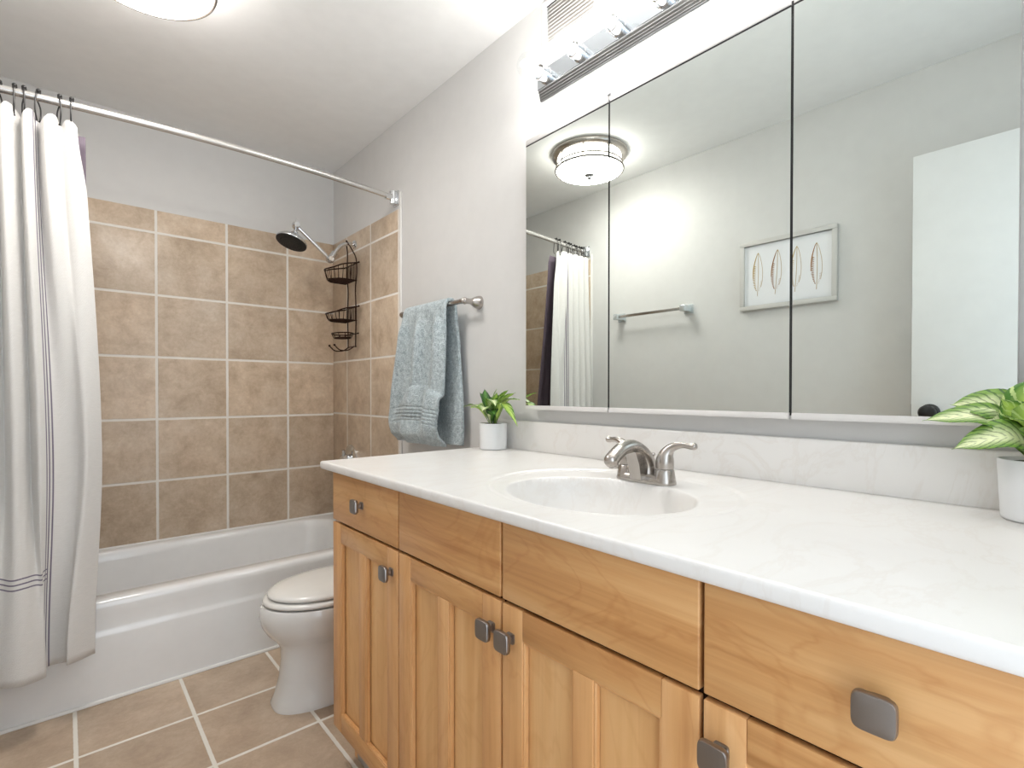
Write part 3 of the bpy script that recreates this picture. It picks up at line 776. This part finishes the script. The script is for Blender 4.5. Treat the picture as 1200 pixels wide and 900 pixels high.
def lin(u, v):
    i = int(round(u * 60)); q = lt_[i].lerp(lb_[i], smooth(-0.2, 1.1, v) if v else 0)
    return (q.x, q.y, 1.975 + (0.28 - 1.975) * v)
b = MB(); b.grid(lin, 60, 40)
tag(b.build('curtain_liner', MAT['liner'], sharp=180, solid=0.0012, weld=False), 'dark plum shower liner hanging inside the tub behind the white curtain', 'shower liner')
ords = ['nearest the open edge of the white curtain', 'second from the open edge of the white curtain', 'third from the open edge of the white curtain', 'fourth from the open edge of the white curtain', 'fifth from the open edge of the white curtain', 'sixth from the open edge of the white curtain', 'fourth from the wall end of the rod', 'third from the wall end of the rod', 'second from the wall end of the rod', 'nearest the wall end of the rod']
for i, x in enumerate(hook_x):
    zr = rod_z(x); b = MB(); tl_ = 0.006 * math.sin(i * 2.3)
    r = 0.0165
    front = [(x + tl_ * 0.4, RY - 0.010, zr - 0.078), (x + tl_, RY - 0.020, zr - 0.052), (x + tl_, RY - 0.019, zr - 0.020)]
    arc = [(x + tl_ * 0.5, RY - r * math.cos(t), zr + r * math.sin(t)) for t in [PI * k / 10 for k in range(11)]]
    back = [(x - tl_, RY + 0.020, zr - 0.028), (x - tl_, RY + 0.022, zr - 0.058), (x - tl_ * 0.5, RY + 0.016, zr - 0.074)]
    b.tube(spline(front + arc + back, 60), 0.0022, 8)
    for t in (0.38, 0.62):
        b.sphere((x + 0.002, RY - r * math.cos(PI * t), zr + r * math.sin(PI * t) + 0.0035), 0.0068, 10)
    b.sphere(front[0], 0.0035, 8)
    tag(b.build('curtain_hook', MAT['black'], sharp=60), 'black metal curtain hook on the rod, ' + ords[i], 'curtain hook', 'black curtain hooks on the rod')

# ------------------------------------------------------------------ shower head on its arm
AY = 2.752
sh = thing('wall_shower', 'chrome adjustable shower head with a black spray face, on the tiled wall', 'shower', (XR - TT, AY, 1.95))
b = MB().lathe([(0, 0), (0.027, 0), (0.026, 0.006), (0.018, 0.012), (0.011, 0.014), (0, 0.014)], (XR - TT, AY, 1.926), (-1, 0, 0), 28); b.build('wall_flange', MAT['chrome'], sh)
b = MB(); b.tube(spline([(XR - TT, AY, 1.926), (1.195, AY, 1.925), (1.157, AY, 1.909), (1.125, AY, 1.872), (1.100, AY, 1.834)], 24), 0.0105, 14); b.build('shower_arm', MAT['chrome'], sh)
b = MB(); b.tube([(1.118, AY, 1.862), (1.086, AY, 1.812)], 0.0165, 16); b.sphere((1.092, AY, 1.822), 0.022, 16)
b.lathe([(0, 0), (0.014, 0), (0.014, 0.05), (0, 0.05)], (1.092, AY + 0.026, 1.822), (0, -1, 0), 16); b.build('swivel_joint', MAT['chrome'], sh)
b = MB(); b.tube([(1.092, AY, 1.822), (1.00, AY, 1.897), (0.917, AY, 1.965)], 0.0095, 14); b.build('extension_arm', MAT['chrome'], sh)
b = MB(); b.sphere((0.912, AY, 1.968), 0.020, 16); b.lathe([(0, 0), (0.013, 0), (0.013, 0.048), (0, 0.048)], (0.912, AY + 0.025, 1.968), (0, -1, 0), 16)
b.tube([(0.912, AY, 1.968), (0.918, AY, 2.0)], 0.006, 10); b.build('knuckle', MAT['chrome'], sh)
hd = Vector((-0.34, -0.12, -0.93)).normalized(); hc = Vector((0.913, AY, 1.948))
b = MB().lathe([(q * 0.86, w_ * 0.9) for q, w_ in [(0.0, -0.01), (0.013, 0.0), (0.014, 0.018), (0.024, 0.032), (0.046, 0.046), (0.072, 0.064), (0.088, 0.078), (0.091, 0.086), (0.088, 0.092)]], hc, hd, 40, cap1=False); b.build('head_shell', MAT['chrome'], sh, sharp=50)
b = MB().lathe([(q * 0.86, w_ * 0.9) for q, w_ in [(0.0895, 0.086), (0.088, 0.095), (0.078, 0.0985), (0.03, 0.1005), (0, 0.101)]], hc, hd, 40, cap0=False)
hn = hd; t1 = hn.cross(Vector((0, 1, 0))).normalized(); t2 = hn.cross(t1)
for rr_, n_ in ((0.018, 7), (0.036, 14), (0.053, 20)):
    for k in range(n_):
        a = 2 * PI * k / n_; p = hc + hn * 0.09 + (t1 * math.cos(a) + t2 * math.sin(a)) * rr_
        b.lathe([(0.0026, -0.002), (0.0018, 0.0032), (0, 0.0034)], p, hn, 6, cap0=False)
f_ = b.build('spray_face', MAT['rubber'], sh); f_['label'] = 'black rubber spray face with nozzles'

# ------------------------------------------------------------------ shower caddy
sc_ = thing('shower_caddy', 'dark bronze wire shower caddy with three shelves, hung on the shower arm', 'shower caddy', (1.21, AY, 1.35))
CX = 1.212
b = MB()
for s_, yy in ((1, 2.80), (-1, 2.690)):
    p = [(1.186, AY + s_ * 0.004, 1.9375), (1.194, AY + s_ * 0.016, 1.915), (1.206, AY + s_ * 0.036, 1.88), (CX, yy + s_ * 0.004, 1.83), (CX, yy + s_ * 0.010, 1.76), (CX, yy - s_ * 0.006, 1.67), (CX, yy - s_ * 0.002, 1.58), (CX, yy, 1.50), (CX, yy - s_ * 0.004, 1.42), (CX, yy - s_ * 0.006, 1.345)]
    b.tube(spline(p, 60), 0.0036, 8)
b.tube(spline([(1.186, AY + 0.004, 1.9375), (1.184, AY, 1.942), (1.186, AY - 0.004, 1.9375)], 10), 0.0034, 8)
b.build('hanger_frame', MAT['bronze'], sc_)
def basket(zt, zb, dep, y0, y1):
    b = MB()
    xf_ = CX - dep
    def ring(z, ins, r):
        pts = spline([(CX, y0 + ins, z), (CX - dep * 0.55, y0 + ins, z - (0.020 if r > 0.003 else 0)), (xf_ + 0.025 + ins, y0 + 0.025 + ins, z - (0.038 if r > 0.003 else 0)), (xf_ + ins, (y0 + y1) / 2, z - (0.044 if r > 0.003 else 0)), (xf_ + 0.025 + ins, y1 - 0.025 - ins, z - (0.038 if r > 0.003 else 0)), (CX - dep * 0.55, y1 - ins, z - (0.020 if r > 0.003 else 0)), (CX, y1 - ins, z)], 48)
        b.tube(pts, r, 8); return pts
    A = ring(zt, 0.0, 0.0038); B = ring(zb, 0.012, 0.0024)
    b.tube([(CX, y0 - 0.012, zt), (CX, y1 + 0.012, zt)], 0.0038, 8)
    b.sphere((CX, y0 - 0.012, zt), 0.0055, 8)
    for i in range(4, 48, 4):
        m = (Vector(A[i]) + Vector(B[i])) / 2; m.z -= 0.004
        b.tube([A[i], m, B[i]], 0.0019, 6)
    n = 9
    for i in range(n):
        y = y0 + 0.02 + (y1 - y0 - 0.04) * i / (n - 1)
        b.tube([(CX, y, zb), (xf_ + 0.02 + 0.03 * abs(2 * i / (n - 1) - 1) ** 2, y, zb)], 0.0019, 6)
        b.tube([(CX, y, zb), (CX, y, zt)], 0.0019, 6)
    return b
basket(1.808, 1.712, 0.148, 2.665, 2.835).build('shelf_basket', MAT['bronze'], sc_)
basket(1.568, 1.492, 0.142, 2.665, 2.835).build('shelf_basket', MAT['bronze'], sc_)
b = MB()
dish = [(CX - 0.052 + 0.052 * math.cos(2 * PI * k / 40), 2.75 + 0.080 * math.sin(2 * PI * k / 40), 1.420) for k in range(40)]
b.tube(dish, 0.0036, 8, closed=True)
b.tube([(x_ * 0.80 + (CX - 0.052) * 0.20, y_ * 0.80 + 2.75 * 0.20, 1.397) for x_, y_, _ in dish], 0.0022, 8, closed=True)
for k in range(0, 40, 4):
    x_, y_, _ = dish[k]; b.tube([(x_, y_, 1.420), (x_ * 0.80 + (CX - 0.052) * 0.20, y_ * 0.80 + 2.75 * 0.20, 1.397)], 0.0019, 6)
for i in range(7):
    y = 2.70 + 0.10 * i / 6; h_ = 0.80 * 0.052 * math.sqrt(max(0, 1 - ((y - 2.75) / 0.064) ** 2)); b.tube([(CX - 0.052 - h_, y, 1.397), (CX - 0.052 + h_, y, 1.397)], 0.0019, 6)
b.tube([(CX, 2.66, 1.42), (CX, 2.84, 1.42)], 0.0036, 8)
b.build('soap_dish', MAT['bronze'], sc_)
for yy in (2.715, 2.785):
    b = MB(); b.tube(spline([(CX, yy, 1.352), (CX - 0.03, yy + 0.01, 1.330), (CX - 0.075, yy + 0.014, 1.328), (CX - 0.105, yy + 0.014, 1.352)], 20), 0.0034, 8); b.sphere((CX - 0.106, yy + 0.014, 1.354), 0.0065, 10); b.build('razor_hook', MAT['bronze'], sc_)
b = MB(); b.tube([(CX, 2.69, 1.350), (CX, 2.80, 1.350)], 0.0034, 8); b.build('cross_wire', MAT['bronze'], sc_)

# ------------------------------------------------------------------ tub valve
sv = thing('tub_valve', 'round chrome tub valve on the tiled wall, half hidden by the countertop', 'tub valve', (XR - TT, 2.81, 0.712))
b = MB().lathe([(0, 0), (0.082, 0), (0.081, 0.006), (0.064, 0.014), (0.040, 0.016), (0, 0.016)], (XR - TT, 2.81, 0.712), (-1, 0, 0), 40); b.build('escutcheon', MAT['chrome'], sv)
b = MB().lathe([(0, 0.014), (0.026, 0.014), (0.030, 0.03), (0.028, 0.055), (0.018, 0.062), (0, 0.063)], (XR - TT, 2.81, 0.712), (-1, 0, 0), 32)
b.tube([(XR - TT - 0.045, 2.81, 0.715), (XR - TT - 0.05, 2.795, 0.768)], [0.008, 0.010], 12); b.build('valve_handle', MAT['chrome'], sv)

# ------------------------------------------------------------------ towel bar on the right wall, and its towel
BX, BZ = 1.168, 1.452
tbar = thing('towel_bar', 'brushed nickel towel bar with flared posts, holding the blue-grey towel', 'towel bar', (XR, 1.85, BZ))
MB().tube([(BX, 2.095, BZ), (BX, 1.622, BZ)], 0.0095, 16).build('bar', MAT['nickel'], tbar)
for yy, s_ in ((2.095, 1), (1.622, -1)):
    pts = spline([(BX, yy - s_ * 0.012, BZ), (BX, yy + s_ * 0.004, BZ), (BX + 0.020, yy + s_ * 0.010, BZ), (BX + 0.045, yy + s_ * 0.010, BZ), (XR - 0.0005, yy + s_ * 0.010, BZ)], 28)
    rr = []
    for i in range(29):
        t = i / 28; rr.append(0.0105 + 0.004 * math.exp(-((t - 0.32) / 0.07) ** 2) + 0.017 * smooth(0.55, 1.0, t))
    MB().tube(pts, rr, 22).build('post', MAT['nickel'], tbar, sharp=60)

tw = thing('bath_towel', 'blue-grey terry towel draped over the nickel towel bar beside the tub', 'towel', (BX, 1.86, BZ))
def lerp(a, b_, t): return a + (b_ - a) * t
def drape_front(u, v):
    # u across (0 tub side .. 1 vanity side), v from bar (0) to hem (1)
    yt = lerp(2.045, 1.715, u); yb = lerp(2.165, 1.735, u)
    y = lerp(yt, yb, smooth(0.0, 1.0, v)) + 0.012 * math.sin(v * 5 + u * 3) * v
    z = BZ + 0.020 - (0.60 - 0.02 * math.sin(u * PI)) * v
    fold = 0.019 * math.sin(u * 15 + 0.8 + v * 0.6) * (1 - 0.55 * v) + 0.006 * math.sin(u * 31 + v * 2.2) * (1 - v) + 0.004 * math.sin(u * 24 - v * 7) * v
    # the lower part puffs out like a folded pocket
    top_ = 0.655 - 0.050 * math.sin(min(1, max(0, (u - 0.15) / 0.85)) * PI) + 0.10 * (1 - smooth(0.1, 0.4, u))
    pk = smooth(top_ - 0.010, top_ + 0.022, v) * smooth(0.04, 0.25, u)
    x = BX - 0.018 - 0.003 * smooth(0, 0.15, v) - fold * smooth(0.06, 0.22, v) - pk * (0.016 + 0.014 * math.sin(min(1, max(0, (v - 0.60) / 0.42)) * PI * 0.9))
    if v < 0.06:
        a = v / 0.06; x = lerp(BX + 0.004, x, math.sin(a * PI / 2)); z = BZ + 0.015 + 0.005 * math.cos(a * PI / 2) - 0.03 * (1 - math.cos(a * PI / 2))
    # woven bands near the hem
    bnd = 0.0046 * sum(math.exp(-((v - c) / 0.0065) ** 2) for c in (0.755, 0.780, 0.805, 0.830, 0.855)) * smooth(0.0, 0.12, u)
    sag = 0.030 * smooth(0.86, 1.0, v) * math.sin(u * PI)
    lump = 0.010 * math.sin(u * 7 + 1.0) * math.sin(v * 21) * smooth(0.70, 0.95, v)
    curl = 0.030 * smooth(0.93, 1.0, v)
    return (x + bnd + curl + lump, y, z - sag * 0.5)
b = MB(); b.grid(drape_front, 90, 150)
b.build('front_drape', MAT['towel'], tw, sharp=180, solid=0.012, weld=False)
def drape_back(u, v):
    yt = lerp(2.03, 1.700, u); yb = lerp(2.10, 1.682, u)
    y = lerp(yt, yb, smooth(0.1, 0.95, v)) + 0.006 * math.sin(v * 6)
    z = BZ + 0.012 - 0.585 * v
    x = BX + 0.022 + 0.018 * smooth(0, 0.3, v) + 0.007 * math.sin(u * 13) * v
    if v < 0.06:
        a = v / 0.06; x = lerp(BX + 0.0, x, math.sin(a * PI / 2)); z = BZ + 0.018 - 0.04 * (1 - math.cos(a * PI / 2))
    bnd = 0.003 * sum(math.exp(-((v - c) / 0.0075) ** 2) for c in (0.74, 0.765, 0.79, 0.815, 0.84))
    return (x - bnd * 1.0, y, z)
b = MB(); b.grid(drape_back, 60, 120)
b.build('back_drape', MAT['towel'], tw, sharp=180, solid=0.012, weld=False)

# ------------------------------------------------------------------ left wall: towel bar, framed print (seen in the mirror)
t2b = thing('towel_bar', 'empty chrome towel bar with square posts on the wall opposite the mirror', 'towel bar', (XL, 1.76, 1.57))
MB().box(XL + 0.052, XL + 0.066, 1.54, 1.975, 1.563, 1.579, 0.003).build('bar', MAT['nickel'], t2b)
for y in (1.985, 1.522):
    b = MB(); b.box(XL, XL + 0.012, y - 0.028, y + 0.028, 1.545, 1.597, 0.004); b.box(XL + 0.010, XL + 0.078, y - 0.018, y + 0.018, 1.554, 1.588, 0.005, 3)
    b.build('post', MAT['acrylic'], t2b)
py0, py1, pz0, pz1 = 0.775, 1.222, 1.520, 1.872
fp = thing('framed_print', 'pale framed print of four gold feathers hanging opposite the mirror', 'picture', (XL, 1.0, 1.695))
b = MB(); fwid = 0.022
for a, c in (((py0, py1), (pz0, pz0 + fwid)), ((py0, py1), (pz1 - fwid, pz1)), ((py0, py0 + fwid), (pz0 + fwid, pz1 - fwid)), ((py1 - fwid, py1), (pz0 + fwid, pz1 - fwid))):
    b.box(XL + 0.001, XL + 0.024, a[0], a[1], c[0], c[1], 0.002)
b.build('frame', MAT['frame'], fp)
b = MB(); b.box(XL + 0.002, XL + 0.010, py0 + fwid - 0.002, py1 - fwid + 0.002, pz0 + fwid - 0.002, pz1 - fwid + 0.002); pr = b.build('print_sheet', MAT['paper'], fp)
rnd = random.Random(3)
for k in range(4):
    yc = 1.135 - 0.0905 * k; zc = 1.700 - 0.002 * k; H_ = 0.110; xx = XL + 0.0103
    tilt = (0.03, 0.10, 0.07, 0.0)[k]
    b = MB()
    def P2(s_, w_): return (xx, yc - w_ + tilt * (s_ - 0.5) * 0.12 * -1, zc - H_ + 2 * H_ * s_)
    b.tube([P2(i / 14, 0.003 * math.sin(i / 14 * PI)) for i in range(15)], 0.0011, 6)
    wid = lambda s_: 0.024 * math.sin(PI * min(1, max(0, (s_ - 0.08) / 0.92)) ** 0.8) ** 0.7
    b.tube([P2(i / 20, wid(i / 20)) for i in range(4, 21)], 0.0009, 6)
    f1 = b.build('feather', MAT['gold'], pr)
    b = MB()
    b.tube([P2(i / 20, -wid(i / 20)) for i in range(8, 21)], [0.0010 + 0.0016 * math.sin((i - 8) / 12 * PI) for i in range(8, 21)], 6)
    for j in range(15):
        s_ = 0.12 + 0.040 * j; w_ = wid(s_)
        b.tube([P2(s_, -w_ * 0.45), P2(s_ + 0.02, -w_ * 0.8), P2(s_ + 0.015 + 0.03 * rnd.random(), -w_ * (0.95 + 0.2 * rnd.random()))], [0.0008, 0.0024, 0.0008], 6)
        if j < 6: b.tube([P2(s_, w_ * 0.6), P2(s_ + 0.02, w_ * (0.9 + 0.25 * rnd.random()))], 0.0007, 6)
    b.build('barbs', MAT['gold_dark'] if k in (1, 3) else MAT['gold'], f1)

# ------------------------------------------------------------------ potted plants
def leaf(parent, base, mid, tip, width, mat, twist=0.0, face=(0, 0, 1)):
    width *= 1.15 if face != (0, 0, 1) else 1.35
    ctrl = spline([base, mid, tip], 18); fz_ = Vector(face).normalized()
    b = MB()
    def fn(u, v):
        i = min(18, int(round(v * 18))); p = ctrl[i]
        d = (ctrl[min(18, i + 1)] - ctrl[max(0, i - 1)]).normalized()
        sd = d.cross(fz_)
        if sd.length < 1e-4: sd = Vector((1, 0, 0))
        sd.normalize(); nn = sd.cross(d).normalized()
        a = twist * v; sd = sd * math.cos(a) + nn * math.sin(a); nn = sd.cross(d).normalized()
        # narrow stalk, broad blade, pointed tip
        wv = width * (0.05 + 0.95 * smooth(0.08, 0.48, v)) * (1 - smooth(0.55, 1.0, v) ** 1.35) + 0.0004
        s_ = (u - 0.5) * 2
        ruff = 0.05 * width * math.sin(v * 22 + (2 if s_ > 0 else 0)) * abs(s_)
        return p + sd * s_ * wv + nn * (abs(s_) * wv * 0.28 + ruff)
    b.grid(fn, 8, 18, lambda u, v: (u, v))
    return b.build('leaf', mat, parent, sharp=180, solid=0.0007, weld=False)

def pot(parent, c, r0, r1, h, soil):
    b = MB().lathe([(0, 0), (r0 - 0.004, 0), (r0, 0.003), (r0 + 0.0004, 0.008), (r1, h - 0.002), (r1 - 0.001, h), (r1 - 0.003, h), (r1 - 0.0045, h - 0.004), (r0 - 0.006, soil - 0.004), (0, soil - 0.004)], c, (0, 0, 1), 48)
    b.build('pot', MAT['pot'], parent, sharp=50)
    b = MB().lathe([(r1 - 0.005, 0), (r1 * 0.6, 0.004), (0, 0.006)], (c[0], c[1], c[2] + soil), (0, 0, 1), 32, cap0=True); b.build('soil', MAT['soil'], parent)

# small plant beside the towel
PX, PY = 1.163, 1.428
p1 = thing('potted_plant', 'small leafy plant in a white pot beside the towel on the counter', 'potted plant', (PX, PY, ZCT))
pot(p1, (PX, PY, ZCT + 0.0003), 0.0490, 0.0505, 0.094, 0.088)
zb = ZCT + 0.09
LA, LB, LC = MAT['leaf_a'], MAT['leaf_b'], MAT['leaf_c']
V3 = lambda a, b_, c: (PX + a, PY + b_, ZCT + c)
for base, mid, tip, wd, mt in (
        (V3(0, 0.01, 0.09), V3(-0.02, 0.05, 0.150), V3(-0.04, 0.130, 0.152), 0.020, LA),
        (V3(0, 0.01, 0.09), V3(0.00, 0.045, 0.165), V3(0.0, 0.080, 0.205), 0.010, LC),
        (V3(-0.01, 0.01, 0.09), V3(-0.015, 0.022, 0.165), V3(-0.01, 0.038, 0.218), 0.014, LC),
        (V3(0, 0, 0.09), V3(0.0, 0.005, 0.165), V3(0.012, -0.005, 0.218), 0.014, LA),
        (V3(0.0, -0.005, 0.09), V3(-0.005, -0.040, 0.165), V3(-0.012, -0.135, 0.205), 0.020, LB),
        (V3(0.005, -0.01, 0.09), V3(0.012, -0.05, 0.170), V3(0.022, -0.120, 0.180), 0.017, LB),
        (V3(0.0, -0.01, 0.09), V3(-0.02, -0.075, 0.165), V3(-0.025, -0.160, 0.092), 0.015, LB),
        (V3(-0.01, 0.0, 0.09), V3(-0.03, -0.030, 0.175), V3(-0.050, -0.075, 0.158), 0.016, LA),
        (V3(0.01, 0.0, 0.09), V3(0.015, 0.030, 0.165), V3(0.025, 0.060, 0.190), 0.014, LC),
        (V3(0.0, -0.01, 0.09), V3(0.005, -0.030, 0.175), V3(0.012, -0.070, 0.215), 0.013, LB),
        (V3(-0.01, 0.0, 0.09), V3(-0.045, -0.015, 0.150), V3(-0.085, -0.045, 0.140), 0.020, LA),
        (V3(-0.01, 0.005, 0.09), V3(-0.05, 0.020, 0.145), V3(-0.085, 0.025, 0.150), 0.017, LB),
        (V3(0.0, 0.0, 0.09), V3(-0.01, -0.02, 0.155), V3(-0.02, -0.045, 0.205), 0.013, LB),
        (V3(-0.005, 0.0, 0.09), V3(-0.03, -0.03, 0.140), V3(-0.055, -0.075, 0.128), 0.016, LC),
        (V3(0.0, 0.012, 0.09), V3(0.01, 0.055, 0.150), V3(0.02, 0.105, 0.165), 0.014, LB),
        (V3(0.0, 0.0, 0.09), V3(0.015, 0.0, 0.155), V3(0.032, -0.03, 0.195), 0.015, LA)):
    leaf(p1, base, mid, tip, wd, mt)
for k in range(9):
    a = 2 * PI * k / 9; b = MB(); b.tube([V3(0.006 * math.cos(a), 0.006 * math.sin(a), 0.088), V3(0.018 * math.cos(a), 0.018 * math.sin(a), 0.125)], 0.0022, 6); b.build('stem', MAT['stem'], p1)

# bigger-leaved plant at the near end of the counter
QX, QY = 1.163, 0.052
p2 = thing('potted_plant', 'broad striped-leaf plant in a white pot under the mirror near the counter end', 'potted plant', (QX, QY, ZCT))
pot(p2, (QX, QY, ZCT + 0.0003), 0.047, 0.052, 0.098, 0.090)
V4 = lambda a, b_, c: (QX + a, QY + b_, ZCT + c)
for base, mid, tip, wd, mt, fc in (
        (V4(0, 0.01, 0.09), V4(-0.02, 0.055, 0.162), V4(-0.03, 0.145, 0.156), 0.024, LA, (-0.75, 0, 1)),
        (V4(0, 0.01, 0.09), V4(-0.005, 0.045, 0.176), V4(0.0, 0.112, 0.184), 0.027, LA, (-1.0, 0, 0.8)),
        (V4(-0.01, 0.0, 0.09), V4(-0.045, 0.030, 0.135), V4(-0.065, 0.100, 0.112), 0.027, LA, (-0.9, 0, 1)),
        (V4(0.0, 0.0, 0.09), V4(-0.02, 0.012, 0.175), V4(-0.015, -0.012, 0.235), 0.030, LB, (-1, 0.2, 0.3)),
        (V4(0.01, 0.01, 0.09), V4(0.008, 0.040, 0.165), V4(0.006, 0.105, 0.172), 0.020, LB, (-0.6, 0, 1)),
        (V4(0.0, 0.0, 0.09), V4(-0.01, 0.02, 0.155), V4(-0.03, 0.045, 0.195), 0.024, LB, (-1, 0.2, 0.6)),
        (V4(0, -0.01, 0.09), V4(-0.03, -0.035, 0.165), V4(-0.05, -0.09, 0.180), 0.027, LA, (-0.6, 0, 1)),
        (V4(0, -0.01, 0.09), V4(0.0, -0.05, 0.16), V4(-0.01, -0.12, 0.15), 0.024, LA, (-0.4, 0, 1)),
        (V4(-0.01, -0.005, 0.09), V4(-0.06, -0.01, 0.145), V4(-0.115, -0.03, 0.130), 0.026, LA, (-0.4, 0, 1)),
        (V4(-0.005, 0.005, 0.09), V4(-0.035, 0.015, 0.150), V4(-0.075, 0.030, 0.165), 0.022, LB, (-0.5, 0, 1)),
        (V4(0.0, -0.004, 0.09), V4(0.0, -0.02, 0.17), V4(0.005, -0.05, 0.215), 0.022, LC, (-1, 0, 0.5))):
    leaf(p2, base, mid, tip, wd, mt, 0.0, fc)
for k in range(7):
    a = 2 * PI * k / 7; b = MB(); b.tube([V4(0.006 * math.cos(a), 0.006 * math.sin(a), 0.090), V4(0.018 * math.cos(a), 0.018 * math.sin(a), 0.130)], 0.0024, 6); b.build('stem', MAT['stem'], p2)
